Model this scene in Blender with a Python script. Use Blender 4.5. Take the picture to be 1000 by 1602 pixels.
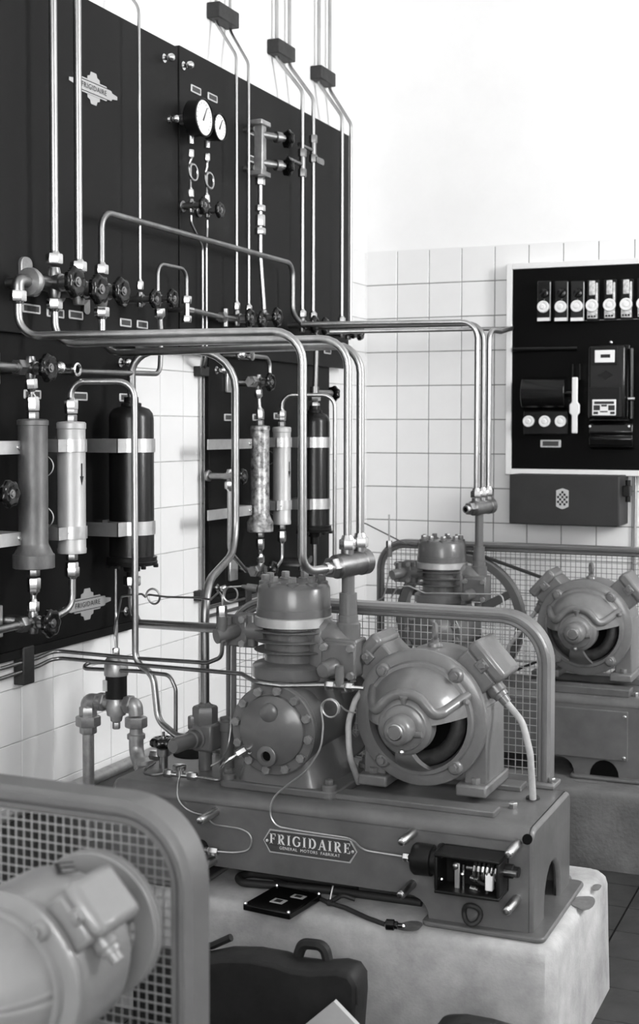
import bpy, bmesh, math, random
from mathutils import Vector as V, Matrix, Quaternion
PI = math.pi
sc = bpy.context.scene
COL = sc.collection
for o in list(bpy.data.objects): bpy.data.objects.remove(o)

# ------------------------------------------------------------------ camera
CAM = V((2.21700, -5.57455, 1.47353))
RX = V((0.92379387, 0.38288461, 0.00206265))      # right
RY = V((0.01672573, -0.03497143, -0.99924834))    # image down
RZ = V((-0.38252468, 0.92313399, -0.03871041))    # forward
FPX, PCX, PCY = 2075.741, 542.6815, 749.4003      # focal length and principal point, 1000x1602 frame
cd = bpy.data.cameras.new('camera'); cam = bpy.data.objects.new('camera', cd); COL.objects.link(cam)
cd.sensor_fit = 'HORIZONTAL'; cd.sensor_width = 36.0; cd.lens = FPX/1000*36
cd.shift_x = (500-PCX)/1000; cd.shift_y = (PCY-801)/1000
cd.clip_start = .05; cd.clip_end = 60
cd.dof.use_dof = True; cd.dof.focus_distance = 3.45; cd.dof.aperture_fstop = 9.0
m = Matrix((RX, -RY, -RZ)).transposed().to_4x4(); m.translation = CAM
cam.matrix_world = m
sc.camera = cam

# ------------------------------------------------------------------ world, lights, exposure
w = bpy.data.worlds.new('daylight'); sc.world = w; w.use_nodes = True
w.node_tree.nodes['Background'].inputs[0].default_value = (1, 1, 1, 1)
w.node_tree.nodes['Background'].inputs[1].default_value = 0.25
def area(name, loc, tgt, sx, sy, power):
    l = bpy.data.lights.new(name, 'AREA'); l.shape = 'RECTANGLE'; l.size = sx; l.size_y = sy; l.energy = power
    o = bpy.data.objects.new(name, l); COL.objects.link(o); o.location = loc
    o.rotation_euler = (V(tgt)-V(loc)).to_track_quat('-Z', 'Y').to_euler()
    return o
area('side_window_daylight', (4.52, -1.9, 2.7), (0, -1.9, 1.6), .8, 1.6, 78)
area('rear_window_daylight', (2.7, -8.12, 2.2), (1.0, -2.0, .9), 2.6, 2.0, 106)
vs = sc.view_settings
vs.view_transform = 'Standard'; vs.look = 'None'; vs.gamma = 1.0; vs.use_curve_mapping = False
vs.exposure = 1.06

# ------------------------------------------------------------------ materials (all greys: the scene is monochrome)
MATS = {}
def mat(name, c, rough=.5, metal=0., spec=.5, coat=0., noise=0., nscale=20., bump=0., bscale=60., trans=0., emit=0., ior=1.45, stretch=None):
    if name in MATS: return MATS[name]
    mt = bpy.data.materials.new(name); mt.use_nodes = True
    nt = mt.node_tree; b = nt.nodes['Principled BSDF']
    b.inputs['Base Color'].default_value = (c, c, c, 1); b.inputs['Roughness'].default_value = rough
    b.inputs['Metallic'].default_value = metal; b.inputs['Specular IOR Level'].default_value = spec
    b.inputs['Coat Weight'].default_value = coat; b.inputs['Coat Roughness'].default_value = .12
    b.inputs['Transmission Weight'].default_value = trans; b.inputs['IOR'].default_value = ior
    if emit:
        b.inputs['Emission Color'].default_value = (c, c, c, 1); b.inputs['Emission Strength'].default_value = emit
    if noise or bump:
        tc = nt.nodes.new('ShaderNodeTexCoord'); src = tc.outputs['Object']
        if stretch:
            mp = nt.nodes.new('ShaderNodeMapping'); mp.inputs['Scale'].default_value = stretch
            nt.links.new(src, mp.inputs['Vector']); src = mp.outputs['Vector']
    if noise:
        n = nt.nodes.new('ShaderNodeTexNoise'); n.inputs['Scale'].default_value = nscale; n.inputs['Detail'].default_value = 6
        n.inputs['Roughness'].default_value = .65
        r = nt.nodes.new('ShaderNodeValToRGB'); lo, hi = max(0, c*(1-noise)), min(1, c*(1+noise))
        r.color_ramp.elements[0].position = .3; r.color_ramp.elements[1].position = .7
        r.color_ramp.elements[0].color = (lo, lo, lo, 1); r.color_ramp.elements[1].color = (hi, hi, hi, 1)
        nt.links.new(src, n.inputs['Vector']); nt.links.new(n.outputs['Fac'], r.inputs['Fac'])
        nt.links.new(r.outputs['Color'], b.inputs['Base Color'])
    if bump:
        n2 = nt.nodes.new('ShaderNodeTexNoise'); n2.inputs['Scale'].default_value = bscale; n2.inputs['Detail'].default_value = 4
        bp = nt.nodes.new('ShaderNodeBump'); bp.inputs['Strength'].default_value = bump; bp.inputs['Distance'].default_value = .004
        nt.links.new(src, n2.inputs['Vector']); nt.links.new(n2.outputs['Fac'], bp.inputs['Height'])
        nt.links.new(bp.outputs['Normal'], b.inputs['Normal'])
    MATS[name] = mt; return mt
mat('plaster', 0.84, .9, noise=.03, nscale=2.5, bump=.05, bscale=30)
mat('tile', 0.8, .22, noise=.02, nscale=5, bump=.02, bscale=8)
mat('grout', .20, .9, noise=.35, nscale=14)
mat('grout_light', .42, .9, noise=.35, nscale=14)
mat('floor_slab', 0.03, .55, noise=.35, nscale=9, bump=.2, bscale=40)
mat('floor_joint', 0.012, .9, noise=.3, nscale=20)
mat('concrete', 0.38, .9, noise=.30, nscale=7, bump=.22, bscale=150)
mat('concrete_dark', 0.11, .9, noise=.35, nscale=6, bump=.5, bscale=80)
mat('oil_stain', .14, .6, noise=.3, nscale=40)
mat('board', 0.012, .5, spec=.12, noise=.08, nscale=3)
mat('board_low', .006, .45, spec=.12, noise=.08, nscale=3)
mat('board_edge', .008, .5, spec=.15)
mat('black_board', .003, .35, spec=.08)
mat('enamel', 0.1, .32, coat=.25, noise=.10, nscale=12, bump=.08, bscale=55)
mat('base_enamel', 0.105, .4, coat=.12, noise=.22, nscale=9, bump=.08, bscale=50)
mat('motor_enamel', 0.135, .34, coat=.3, noise=.14, nscale=16, bump=.08, bscale=70)
mat('light_enamel', .19, .33, coat=.3, noise=.06, nscale=12, bump=.05, bscale=60)
mat('guard_enamel', 0.145, .38, coat=.15, noise=.08, nscale=14)
mat('front_guard_enamel', .11, .4, coat=.1, noise=.08, nscale=14)
mat('worn_enamel', .16, .28, coat=.3, noise=.3, nscale=60)
mat('strip_grey', .07, .6, noise=.3, nscale=8)
mat('machined', .45, .4, metal=.6, noise=.1, nscale=30)
mat('copper', .40, .30, metal=1., noise=.18, nscale=18, stretch=(1, 1, .25))
mat('copper_dull', .27, .38, metal=1., noise=.25, nscale=14, stretch=(1, 1, .3))
mat('nickel', .66, .24, metal=1., noise=.08, nscale=30)
mat('brass_dull', .26, .36, metal=1., noise=.2, nscale=22)
mat('steel', .5, .3, metal=1., noise=.1, nscale=40)
mat('strap', .62, .34, metal=.85, noise=.1, nscale=30)
mat('galvanised', .36, .42, metal=.75, noise=.25, nscale=28, bump=.08, bscale=60)
mat('drier_dark', .13, .48, metal=.5, noise=.35, nscale=22, stretch=(1, 1, .4))
mat('drier_light', .46, .45, metal=.35, noise=.06, nscale=10)
mat('drier_flaked', .30, .4, metal=.6, noise=.95, nscale=55)
mat('tank_black', .006, .32, spec=.3, coat=.12, noise=.1, nscale=10)
mat('bakelite', .004, .2, spec=.3, coat=.2)
mat('black_paint', .008, .4, spec=.25)
mat('porcelain', .78, .2, coat=.3)
mat('dial', .8, .4)
mat('ink', .01, .6)
mat('clamp_block', .02, .55, noise=.4, nscale=60)
mat('label_frame', .6, .35, metal=.5)
mat('header_brass', .17, .36, metal=.9, noise=.25, nscale=30)
mat('emblem_metal', .45, .4, metal=.4)
mat('label_card', .05, .6)
mat('cable_light', .36, .6, noise=.12, nscale=60)
mat('rubber', .02, .6)
mat('wire', .42, .35, metal=.7)
mat('wire_dark', .17, .45, metal=.4)
mat('leather', .016, .55, spec=.25, noise=.35, nscale=10, bump=.15, bscale=60)
mat('paper', 0.38, .8, noise=.08, nscale=8)
mat('white_paint', .76, .4)
mat('box_paint', .032, .5, spec=.25, noise=.12, nscale=10)
mat('plate_dark', .012, .4, spec=.15)
mat('glass', .9, .03, trans=1.)
mat('sight_plastic', .55, .2, noise=.6, nscale=60)
mat('window_frame_paint', .6, .5)
mat('inside_shade', .004, .8, spec=.05)  # near-black colour standing in for the shade inside holes, slots and hollows
mat('core', .03, .5, noise=.5, nscale=40)

# ------------------------------------------------------------------ geometry helpers
def ray(x, y): return RX*((x-PCX)/FPX) + RY*((y-PCY)/FPX) + RZ
def PX(x, y, X): d = ray(x, y); return CAM + d*((X-CAM.x)/d.x)
def PY(x, y, Y): d = ray(x, y); return CAM + d*((Y-CAM.y)/d.y)
def PZ(x, y, Z): d = ray(x, y); return CAM + d*((Z-CAM.z)/d.z)
def rowz(p, py):                       # height on the vertical through p that shows at image row py
    a, b = -3., 6.
    for _ in range(50):
        c = (a+b)/2; q = V((p.x, p.y, c))-CAM
        if PCY + FPX*q.dot(RY)/q.dot(RZ) > py: a = c
        else: b = c
    return V((p.x, p.y, c))
def basis(ax):
    ax = V(ax).normalized(); t = V((0, 0, 1)) if abs(ax.z) < .9 else V((1, 0, 0))
    u = t.cross(ax).normalized(); return u, ax.cross(u).normalized(), ax
def fillet(pts, bend, seg=6):
    pts = [V(p) for p in pts]; out = [pts[0]]
    for i in range(1, len(pts)-1):
        p = pts[i]; a = pts[i-1]-p; b = pts[i+1]-p
        la, lb = a.length, b.length
        if la < 1e-6 or lb < 1e-6: continue
        a.normalize(); b.normalize(); ang = a.angle(b)
        if ang > PI-.03: out.append(p); continue
        t = min(bend/math.tan(ang/2), la*.49, lb*.49); r = t*math.tan(ang/2)
        c = p + (a+b).normalized()*(r/math.sin(ang/2))
        s, e = p+a*t-c, p+b*t-c
        for k in range(seg+1):
            f = k/seg; tot = s.angle(e)
            out.append(c + (s*math.sin((1-f)*tot)+e*math.sin(f*tot))/math.sin(tot))
    out.append(pts[-1]); return out
class MB:
    def __init__(self): self.v = []; self.f = []
    def add(self, vs, fs):
        n = len(self.v); self.v += [V(x) for x in vs]; self.f += [tuple(i+n for i in q) for q in fs]; return self
    def box(self, c, s, M=None):
        c = V(c); h = V(s)/2; q = []
        for z in (-1, 1):
            for y in (-1, 1):
                for x in (-1, 1):
                    p = V((x*h.x, y*h.y, z*h.z)); q.append(c + (M @ p if M else p))
        return self.add(q, [(0, 2, 3, 1), (4, 5, 7, 6), (0, 1, 5, 4), (2, 6, 7, 3), (0, 4, 6, 2), (1, 3, 7, 5)])
    def bb(self, a, b): a = V(a); b = V(b); return self.box((a+b)/2, [abs(x) for x in (b-a)])
    def lathe(self, o, ax, prof, n=20, cap=True, ph=0., arc=None):
        u, v, a = basis(ax); o = V(o); vs = []; fs = []
        for t, r in prof:
            for k in range(n):
                an = ph + 2*PI*k/n; vs.append(o + a*t + (u*math.cos(an)+v*math.sin(an))*r)
        for i in range(len(prof)-1):
            for k in range(n):
                k2 = (k+1) % n; fs.append((i*n+k, i*n+k2, (i+1)*n+k2, (i+1)*n+k))
        if cap:
            fs.append(tuple(range(n-1, -1, -1))); fs.append(tuple((len(prof)-1)*n+k for k in range(n)))
        return self.add(vs, fs)
    def cyl(self, a, b, r, r2=None, n=16):
        a = V(a); b = V(b); L = (b-a).length; return self.lathe(a, b-a, [(0, r), (L, r if r2 is None else r2)], n)
    def hexn(self, o, ax, r, h, ph=0.):
        return self.lathe(o, ax, [(0, r*.93), (h*.1, r), (h*.9, r), (h, r*.9)], 6, ph=ph)
    def tube(self, pts, r, bend=.03, n=10, cap=True, seg=6, closed=False):
        p = fillet(pts, bend, seg) if not closed else [V(x) for x in pts]
        q = [p[0]]
        for x in p[1:]:
            if (x-q[-1]).length > 1e-5: q.append(x)
        p = q; m = len(p)
        t0 = (p[1]-p[0]).normalized(); u, v, _ = basis(t0); vs = []; fs = []; last = t0
        for i in range(m):
            if closed: t = (p[(i+1) % m]-p[i-1]).normalized()
            else: t = (p[min(i+1, m-1)]-p[max(i-1, 0)]).normalized()
            ro = last.rotation_difference(t); u = (ro @ u); u = (u-t*u.dot(t)).normalized(); v = t.cross(u); last = t
            for k in range(n):
                an = 2*PI*k/n; vs.append(p[i] + (u*math.cos(an)+v*math.sin(an))*r)
        for i in range(m if closed else m-1):
            j = (i+1) % m
            for k in range(n):
                k2 = (k+1) % n; fs.append((i*n+k, i*n+k2, j*n+k2, j*n+k))
        if cap and not closed: fs.append(tuple(range(n-1, -1, -1))); fs.append(tuple((m-1)*n+k for k in range(n)))
        return self.add(vs, fs)
    def torus(self, o, ax, R, r, n=24, k=8):
        u, v, a = basis(ax); o = V(o)
        return self.tube([o+(u*math.cos(2*PI*i/n)+v*math.sin(2*PI*i/n))*R for i in range(n)], r, n=k, closed=True)
    def prism(self, poly, o, u, v, d):        # 2D outline in the (u,v) frame pushed along vector d
        o, u, v, d = V(o), V(u), V(v), V(d); n = len(poly)
        vs = [o+u*a+v*b for a, b in poly]; vs += [x+d for x in vs]
        fs = [tuple(range(n-1, -1, -1)), tuple(range(n, 2*n))] + [(i, (i+1) % n, n+(i+1) % n, n+i) for i in range(n)]
        return self.add(vs, fs)
    def loft(self, rings, cap=True, closed=False):
        n = len(rings[0]); vs = [x for r in rings for x in r]; fs = []
        for i in range(len(rings)-1):
            for k in range(n):
                k2 = (k+1) % n; fs.append((i*n+k, i*n+k2, (i+1)*n+k2, (i+1)*n+k))
        if cap: fs.append(tuple(range(n-1, -1, -1))); fs.append(tuple((len(rings)-1)*n+k for k in range(n)))
        return self.add(vs, fs)
    def ball(self, o, r, n=12, sx=1, sy=1, sz=1):
        o = V(o); vs = []; fs = []; h = n//2
        for i in range(h+1):
            a = PI*i/h
            for k in range(n):
                b = 2*PI*k/n; vs.append(o+V((math.sin(a)*math.cos(b)*r*sx, math.sin(a)*math.sin(b)*r*sy, math.cos(a)*r*sz)))
        for i in range(h):
            for k in range(n):
                k2 = (k+1) % n; fs.append((i*n+k, (i+1)*n+k, (i+1)*n+k2, i*n+k2))
        return self.add(vs, fs)
    def build(self, name, material, parent=None, bev=0., smooth=38, origin=None):
        base = WL.get(parent.name, V((0, 0, 0))) if parent else (V(origin) if origin is not None else V((0, 0, 0)))
        me = bpy.data.meshes.new(name); me.from_pydata([tuple(x-base) for x in self.v], [], self.f)
        bm = bmesh.new(); bm.from_mesh(me); bmesh.ops.remove_doubles(bm, verts=bm.verts, dist=1e-6)
        bmesh.ops.recalc_face_normals(bm, faces=bm.faces); bm.to_mesh(me); bm.free()
        me.materials.append(MATS[material])
        if smooth:
            me.polygons.foreach_set('use_smooth', [True]*len(me.polygons)); me.set_sharp_from_angle(angle=math.radians(smooth))
        o = bpy.data.objects.new(name, me); COL.objects.link(o)
        if parent: o.parent = parent
        else: o.location = base
        WL[o.name] = base
        if bev:
            b = o.modifiers.new('bevel', 'BEVEL'); b.width = bev; b.segments = 2; b.limit_method = 'ANGLE'; b.angle_limit = math.radians(40)
            b.harden_normals = False
        return o
WL = {}
def tag(o, label=None, cat=None, group=None, kind=None):
    if label: o['label'] = label
    if cat: o['category'] = cat
    if group: o['group'] = group
    if kind: o['kind'] = kind
    return o
def thing(name, label, cat, loc, group=None):
    o = bpy.data.objects.new(name, None); COL.objects.link(o); o.location = loc; o.empty_display_size = .05
    WL[o.name] = V(loc); return tag(o, label, cat, group)
def struct(o): o['kind'] = 'structure'; return o
def rrect(w, h, r, n=5):
    out = []
    for cx_, cy_, a0 in ((w/2-r, h/2-r, 0), (-w/2+r, h/2-r, PI/2), (-w/2+r, -h/2+r, PI), (w/2-r, -h/2+r, 1.5*PI)):
        for k in range(n+1): a = a0+PI/2*k/n; out.append((cx_+r*math.cos(a), cy_+r*math.sin(a)))
    return out
X_, Y_, Z_ = V((1, 0, 0)), V((0, 1, 0)), V((0, 0, 1))

# ------------------------------------------------------------------ room
TILE = .15; ZT = 2.26
FLOOR_T = 0.
def slab(name, a, b, material): return struct(MB().bb(a, b).build(name, material, smooth=0))
floor = slab('floor', (-.1, -8.4, -.12), (4.8, .1, -.008), 'floor_joint')
ceiling = slab('ceiling', (-.1, -8.4, 4.0), (4.8, .1, 4.1), 'plaster')
wall_left = slab('wall_left', (-.12, -8.4, -.1), (0, .12, 4.0), 'plaster')
wall_back = slab('wall_back', (0, 0, -.1), (4.8, .12, 4.0), 'plaster')
def holed_wall(name, axis, pos, a0, a1, h0, h1, z0, z1):
    mb = MB(); t = .12
    for (p, q, zz0, zz1) in ((a0, h0, -.1, 4), (h1, a1, -.1, 4), (h0, h1, -.1, z0), (h0, h1, z1, 4)):
        if axis == 'x': mb.bb((pos, p, zz0), (pos+t, q, zz1))
        else: mb.bb((p, pos-t, zz0), (q, pos, zz1))
    return struct(mb.build(name, 'plaster', smooth=0))
wall_right = holed_wall('wall_right', 'x', 4.6, -8.4, .12, -2.35, -1.45, 1.85, 3.55)
wall_front = holed_wall('wall_front', 'y', -8.2, 0, 4.6, 1.3, 4.1, 1.15, 3.3)
def window(name, axis, pos, h0, h1, z0, z1, nh, nv):
    mb = MB(); fw = .05
    def bar(p, q, a, b):
        if axis == 'x': mb.bb((pos+.03, p, a), (pos+.08, q, b))
        else: mb.bb((p, pos-.08, a), (q, pos-.03, b))
    for i in range(nh+1): c = h0+(h1-h0)*i/nh; bar(max(h0, c-fw/2), min(h1, c+fw/2), z0, z1)
    for j in range(nv+1): c = z0+(z1-z0)*j/nv; bar(h0, h1, max(z0, c-fw/2), min(z1, c+fw/2))
    o = struct(mb.build(name, 'window_frame_paint', smooth=0))
    for i in range(nh):
        for j in range(nv):
            a, b = h0+(h1-h0)*i/nh+.02, h0+(h1-h0)*(i+1)/nh-.02; c, d = z0+(z1-z0)*j/nv+.02, z0+(z1-z0)*(j+1)/nv-.02
            g = MB()
            if axis == 'x': g.bb((pos+.055, a, c), (pos+.059, b, d))
            else: g.bb((a, pos-.059, c), (b, pos-.055, d))
            g.build('pane', 'glass', o, smooth=0)
window('window_1', 'x', 4.6, -2.35, -1.45, 1.85, 3.55, 2, 3)
window('window_2', 'y', -8.2, 1.3, 4.1, 1.15, 3.3, 4, 3)

# glazed wall tiles: one shared mesh, each tile an object
def tile_mesh(name, w, h, t, bevel, material):
    mb = MB(); a, b = w/2, h/2
    r0 = [V((-a, -b, 0)), V((a, -b, 0)), V((a, b, 0)), V((-a, b, 0))]
    r1 = [x+V((0, 0, t-bevel)) for x in r0]
    r2 = [V((math.copysign(a-bevel, x.x), math.copysign(b-bevel, x.y), t)) for x in r0]
    mb.loft([r0, r1, r2]); me = bpy.data.meshes.new(name); me.from_pydata([tuple(x) for x in mb.v], [], mb.f)
    me.materials.append(MATS[material]); return me, mb
# grout beds the tiles sit in (thin skins on the walls)
gb = MB().bb((.0, -.003, 0), (4.6, 0, ZT-.004)).build('grout_bed', 'grout', wall_back, smooth=0)
gl = MB().bb((0, -8.2, 0), (.003, 0, ZT-.004)).build('grout_bed', 'grout_light', wall_left, smooth=0)
tm, _ = tile_mesh('tile', .1462, .1462, .0058, .0014, 'tile')
tml, _ = tile_mesh('tile', .1472, .1472, .0055, .001, 'tile')
rnd = random.Random(4)
ROT_B = Matrix((X_, Z_, -Y_)).transposed().to_4x4()       # tile plane faces -y
ROT_L = Matrix((Y_, Z_, X_)).transposed().to_4x4()        # tile plane faces +x
def jit(): return Matrix.Rotation(rnd.uniform(-.004, .004), 4, 'X') @ Matrix.Rotation(rnd.uniform(-.004, .004), 4, 'Y')
rest_b, rest_l = MB(), MB()
def flat_tile(mb, M, h):
    q = [M @ V((sx*h, sy*h, .0056)) for sx, sy in ((-1, -1), (1, -1), (1, 1), (-1, 1))]; mb.add(q, [(0, 1, 2, 3)])
for i in range(30):
    for j in range(15):
        M = Matrix.Translation((TILE*(i+.5), 0, ZT-TILE*(j+.5))) @ ROT_B
        if i < 14 and j < 15:
            o = bpy.data.objects.new('tile', tm); COL.objects.link(o); o.parent = wall_back; o.matrix_local = M @ jit()
        else: flat_tile(rest_b, M, .0731)
for i in range(54):
    for j in range(15):
        yc = -.0208-TILE*(i+.5)+.0; zc = ZT-TILE*(j+.5)
        M = Matrix.Translation((0, yc, zc)) @ ROT_L
        hid = (-2.7 < yc < -.42 and zc > 1.76) or (-2.65 < yc < -2.08 and .95 < zc) or (-1.45 < yc < -.57 and .98 < zc)
        if i < 22 and not hid:
            o = bpy.data.objects.new('tile', tml); COL.objects.link(o); o.parent = wall_left; o.matrix_local = M @ jit()
        else: flat_tile(rest_l, M, .0736)
o = rest_b.build('tile_field', 'tile', wall_back, smooth=0); o['kind'] = 'stuff'
o = rest_l.build('tile_field', 'tile', wall_left, smooth=0); o['kind'] = 'stuff'
for j in range(15):     # cut tiles filling the corner strip of the left wall
    MB().bb((0, -.0200, ZT-TILE*(j+1)+.0016), (.0055, -.0008, ZT-TILE*j-.0016)).build('tile', 'tile', wall_left, smooth=0)
# floor slabs, 20 cm
fm, _ = tile_mesh('floor_slab', .196, .196, .008, .002, 'floor_slab')
rest_f = MB()
for i in range(-7, 17):
    for j in range(-40, 1):
        cx_, cy_ = 1.475+.2*(i+.5), -1.322+.2*(j+.5)+1.2
        M = Matrix.Translation((cx_, cy_, -.008))
        if 0 <= i < 7 and -3.3 < cy_ < -.3:
            o = bpy.data.objects.new('floor_slab', fm); COL.objects.link(o); o.parent = floor; o.matrix_local = M @ Matrix.Rotation(rnd.uniform(-.006, .006), 4, 'X')
        elif cx_ > .1 and cx_ < 4.5 and cy_ < -.1:
            q = [M @ V((sx*.098, sy*.098, .0078)) for sx, sy in ((-1, -1), (1, -1), (1, 1), (-1, 1))]; rest_f.add(q, [(0, 1, 2, 3)])
o = rest_f.build('slab_field', 'floor_slab', floor, smooth=0); o['kind'] = 'stuff'
# flat cap of plaster above the tiles: tiles stand proud, a thin bullnose line closes them
struct(MB().bb((0.0, -8.2, 0), (.012, -.02, .40)).build('dark_strip_left', 'strip_grey', smooth=0))  # dark strip added over the lowest tiles of the left wall
struct(MB().bb((0, -.006, ZT-.004), (4.6, 0, ZT+.001)).build('trim_1', 'white_paint', smooth=0))
struct(MB().bb((0, -8.2, ZT-.004), (.006, 0, ZT+.001)).build('trim_2', 'white_paint', smooth=0))

# ------------------------------------------------------------------ concrete plinths
def plinth(label, x0, x1, y0, y1, h, material, flare=.008, r=.05, stains=()):
    mb = MB(); rings = []; cx_, cy_ = (x0+x1)/2, (y0+y1)/2
    for z, d in ((0, flare), (h*.5, flare*.4), (h-.03, 0), (h-.012, -.006), (h-.003, -.016), (h, -.03)):
        rr = rrect(x1-x0+2*d, y1-y0+2*d, max(.01, r+d), 6); ring = []
        for k, (a, b) in enumerate(rr):
            s = 1+.004*math.sin(k*2.3+z*40); ring.append(V((cx_+a*s, cy_+b*s, z)))
        rings.append(ring)
    mb.loft(rings); t = mb.build('concrete_plinth', material, origin=(cx_, cy_, 0)); tag(t, label, 'plinth', 'concrete machine plinths')
    for (px, py, w_, h_) in stains:
        c = PZ(px, py, h+.0006); q = []
        for k in range(18):
            a = 2*PI*k/18; rr = 1+.16*math.sin(2*a+px)+.10*math.sin(3*a+py); q.append((w_*rr*math.cos(a), h_*rr*math.sin(a)))
        MB().prism(q, c, X_, Y_, V((0, 0, .0006))).build('oil_stain', 'oil_stain', t, smooth=0)
    return t
HP = .31
plinth('pale concrete plinth under the middle compressor with the nameplate', .22, 1.535, -2.72, -2.1, HP, 'concrete',
       stains=((913, 1412, .026, .055), (934, 1388, .012, .022), (640, 1449, .034, .03), (884, 1378, .02, .04), (470, 1400, .03, .015)))
HB = .262
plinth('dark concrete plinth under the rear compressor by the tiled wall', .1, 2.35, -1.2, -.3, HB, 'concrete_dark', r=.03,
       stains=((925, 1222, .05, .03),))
plinth('concrete plinth under the blurred motor in the foreground', .3, 1.55, -4.62, -3.95, .31, 'concrete')

# ------------------------------------------------------------------ sheet steel machine bases
def machine_base(label, x0, x1, yf, yr, z0, z1, skirt, leg, material, cat='machine base', hole=True, half=False):
    t = thing('machine_base', label, cat, ((x0+x1)/2, (yf+yr)/2, z0), 'machine bases')
    r = .028; mb = MB(); rings = []
    # inverted channel with rounded shoulders, running the length of the base
    zs = z1-r-.004; prof = [(yf, zs)]
    for k in range(7): a = PI-PI/2*k/6; prof.append((yf+r+r*math.cos(a), z1-r+r*math.sin(a)))
    for k in range(7): a = PI/2-PI/2*k/6; prof.append((yr-r+r*math.cos(a), z1-r+r*math.sin(a)))
    prof += [(yr, zs), (yr-.006, zs), (yr-.006, z1-r), (yr-r, z1-.006), (yf+r, z1-.006), (yf+.006, z1-r), (yf+.006, zs)]
    def ring(x, ins): return [V((x, (yf+yr)/2+(y-(yf+yr)/2)*ins, z-(1-ins)*.2)) for y, z in prof]
    mb.loft([ring(x0+.012, 1), ring(x1-.012, 1)], cap=False); body = mb.build('top_channel', material, t)
    q = [(x0+.01, zs+.001), (x0+.01, z0+.004), (x0+leg, z0+.004)]
    for k in range(6): a = PI/2*k/5; q.append((x0+leg+.05*(1-math.cos(a)), z0+.012+(skirt-z0-.012)*math.sin(a)))
    for k in range(6): a = PI/2-PI/2*k/5; q.append((x1-leg-.05*(1-math.cos(a)), z0+.012+(skirt-z0-.012)*math.sin(a)))
    q += [(x1-leg, z0+.004), (x1-.01, z0+.004), (x1-.01, zs+.001)]
    for yy, nm in ((yf, 'front_panel'), (yr-.007, 'rear_panel')): MB().prism(q, (0, yy, 0), X_, Z_, V((0, .007, 0))).build(nm, material, t, smooth=0)
    for s, xe in ((-1, x0), (1, x1)):        # end panels with an arched opening, and the legs below the skirt
        w2 = (yr-yf)/2; pts = [(-w2, z0)]
        for k in range(5): a = PI-PI/2*k/4; pts.append((-w2+r+r*math.cos(a), z1-r+r*math.sin(a)))
        for k in range(5): a = PI/2-PI/2*k/4; pts.append((w2-r+r*math.cos(a), z1-r+r*math.sin(a)))
        aw, ah = .075, .115; pts += [(w2, z0), (aw, z0), (aw, z0+ah-aw)]
        for k in range(1, 8): a = PI*k/8; pts.append((aw*math.cos(a), z0+ah-aw+aw*math.sin(a)*1.05))
        pts += [(-aw, z0+ah-aw), (-aw, z0)]
        MB().prism(pts, (xe-s*.018, (yf+yr)/2, 0), Y_, Z_, V((s*.018, 0, 0))).build('end_panel', material, t, bev=.009)
        f = MB().prism(rrect(leg+.045, yr-yf+.05, .02), (xe-s*(leg-.02)/2+s*.0, (yf+yr)/2, z0-.001), X_, Y_, V((0, 0, .012)))
        f.build('foot_flange', material, t, bev=.004)
    if hole:
        c = V((x1-.018, yf-.0002, z1-.024)); MB().lathe(c+V((.004, -.001, .003)), V((.35, -1, .55)), [(-.004, .0115), (.0042, .0115)], 18).build('hole_shade', 'inside_shade', t)  # black disc painted as the shade of a corner hole, nothing is cut
    return t
BX0, BX1, BYF, BYR, BZ = .35, 1.47, -2.66, -2.285, .56
mid_base = machine_base('long grey enamelled base carrying the nameplate and open control box', BX0, BX1, BYF, BYR, HP+.002, BZ, .373, .25, 'base_enamel')
back_base = machine_base('grey steel base with bolted cover plate behind the middle guard', .18, 1.5, -1.05, -.72, HB+.002, .55, .33, .3, 'base_enamel', hole=False)
front_base = machine_base('pale steel base below the blurred foreground motor', .35, 1.5, -4.52, -4.12, .312, .555, .37, .25, 'light_enamel')

def bolt(parent, o, ax, r=.008, h=.007, material='enamel', name='bolt', ph=.3):
    return MB().hexn(V(o)-V(ax).normalized()*.001, ax, r, h+.001, ph).build(name, material, parent)

# rails, slots and fixings on top of the middle base
rl = MB().bb((.95, -2.60, BZ-.001), (1.36, -2.545, BZ+.014)); rl.build('motor_rail', 'base_enamel', mid_base, bev=.003)
MB().bb((.95, -2.36, BZ-.001), (1.36, -2.30, BZ+.014)).build('motor_rail', 'base_enamel', mid_base, bev=.003)
for px, py in ((592, 1247), (655, 1255), (694, 1266)):
    c = PZ(px, py, BZ+.0006); MB().bb((c.x-.028, c.y-.005, BZ-.001), (c.x+.028, c.y+.005, BZ+.0012)).build('slot', 'inside_shade', mid_base, smooth=0)
for px, py in ((803, 1264), (515, 1207), (546, 1232)):
    c = PZ(px, py, BZ); bolt(mid_base, (c.x, c.y, BZ), Z_, .011, .014, 'steel')
MB().lathe(PZ(834, 1250, BZ)-Z_*.001, Z_, [(0, .017), (.006, .017), (.009, .013)], 18).build('cable_grommet', 'rubber', mid_base)
MB().lathe(PZ(302, 1180, BZ)-Z_*.001, Z_, [(0, .055), (.0022, .055)], 28).build('pipe_opening', 'inside_shade', mid_base)
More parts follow.
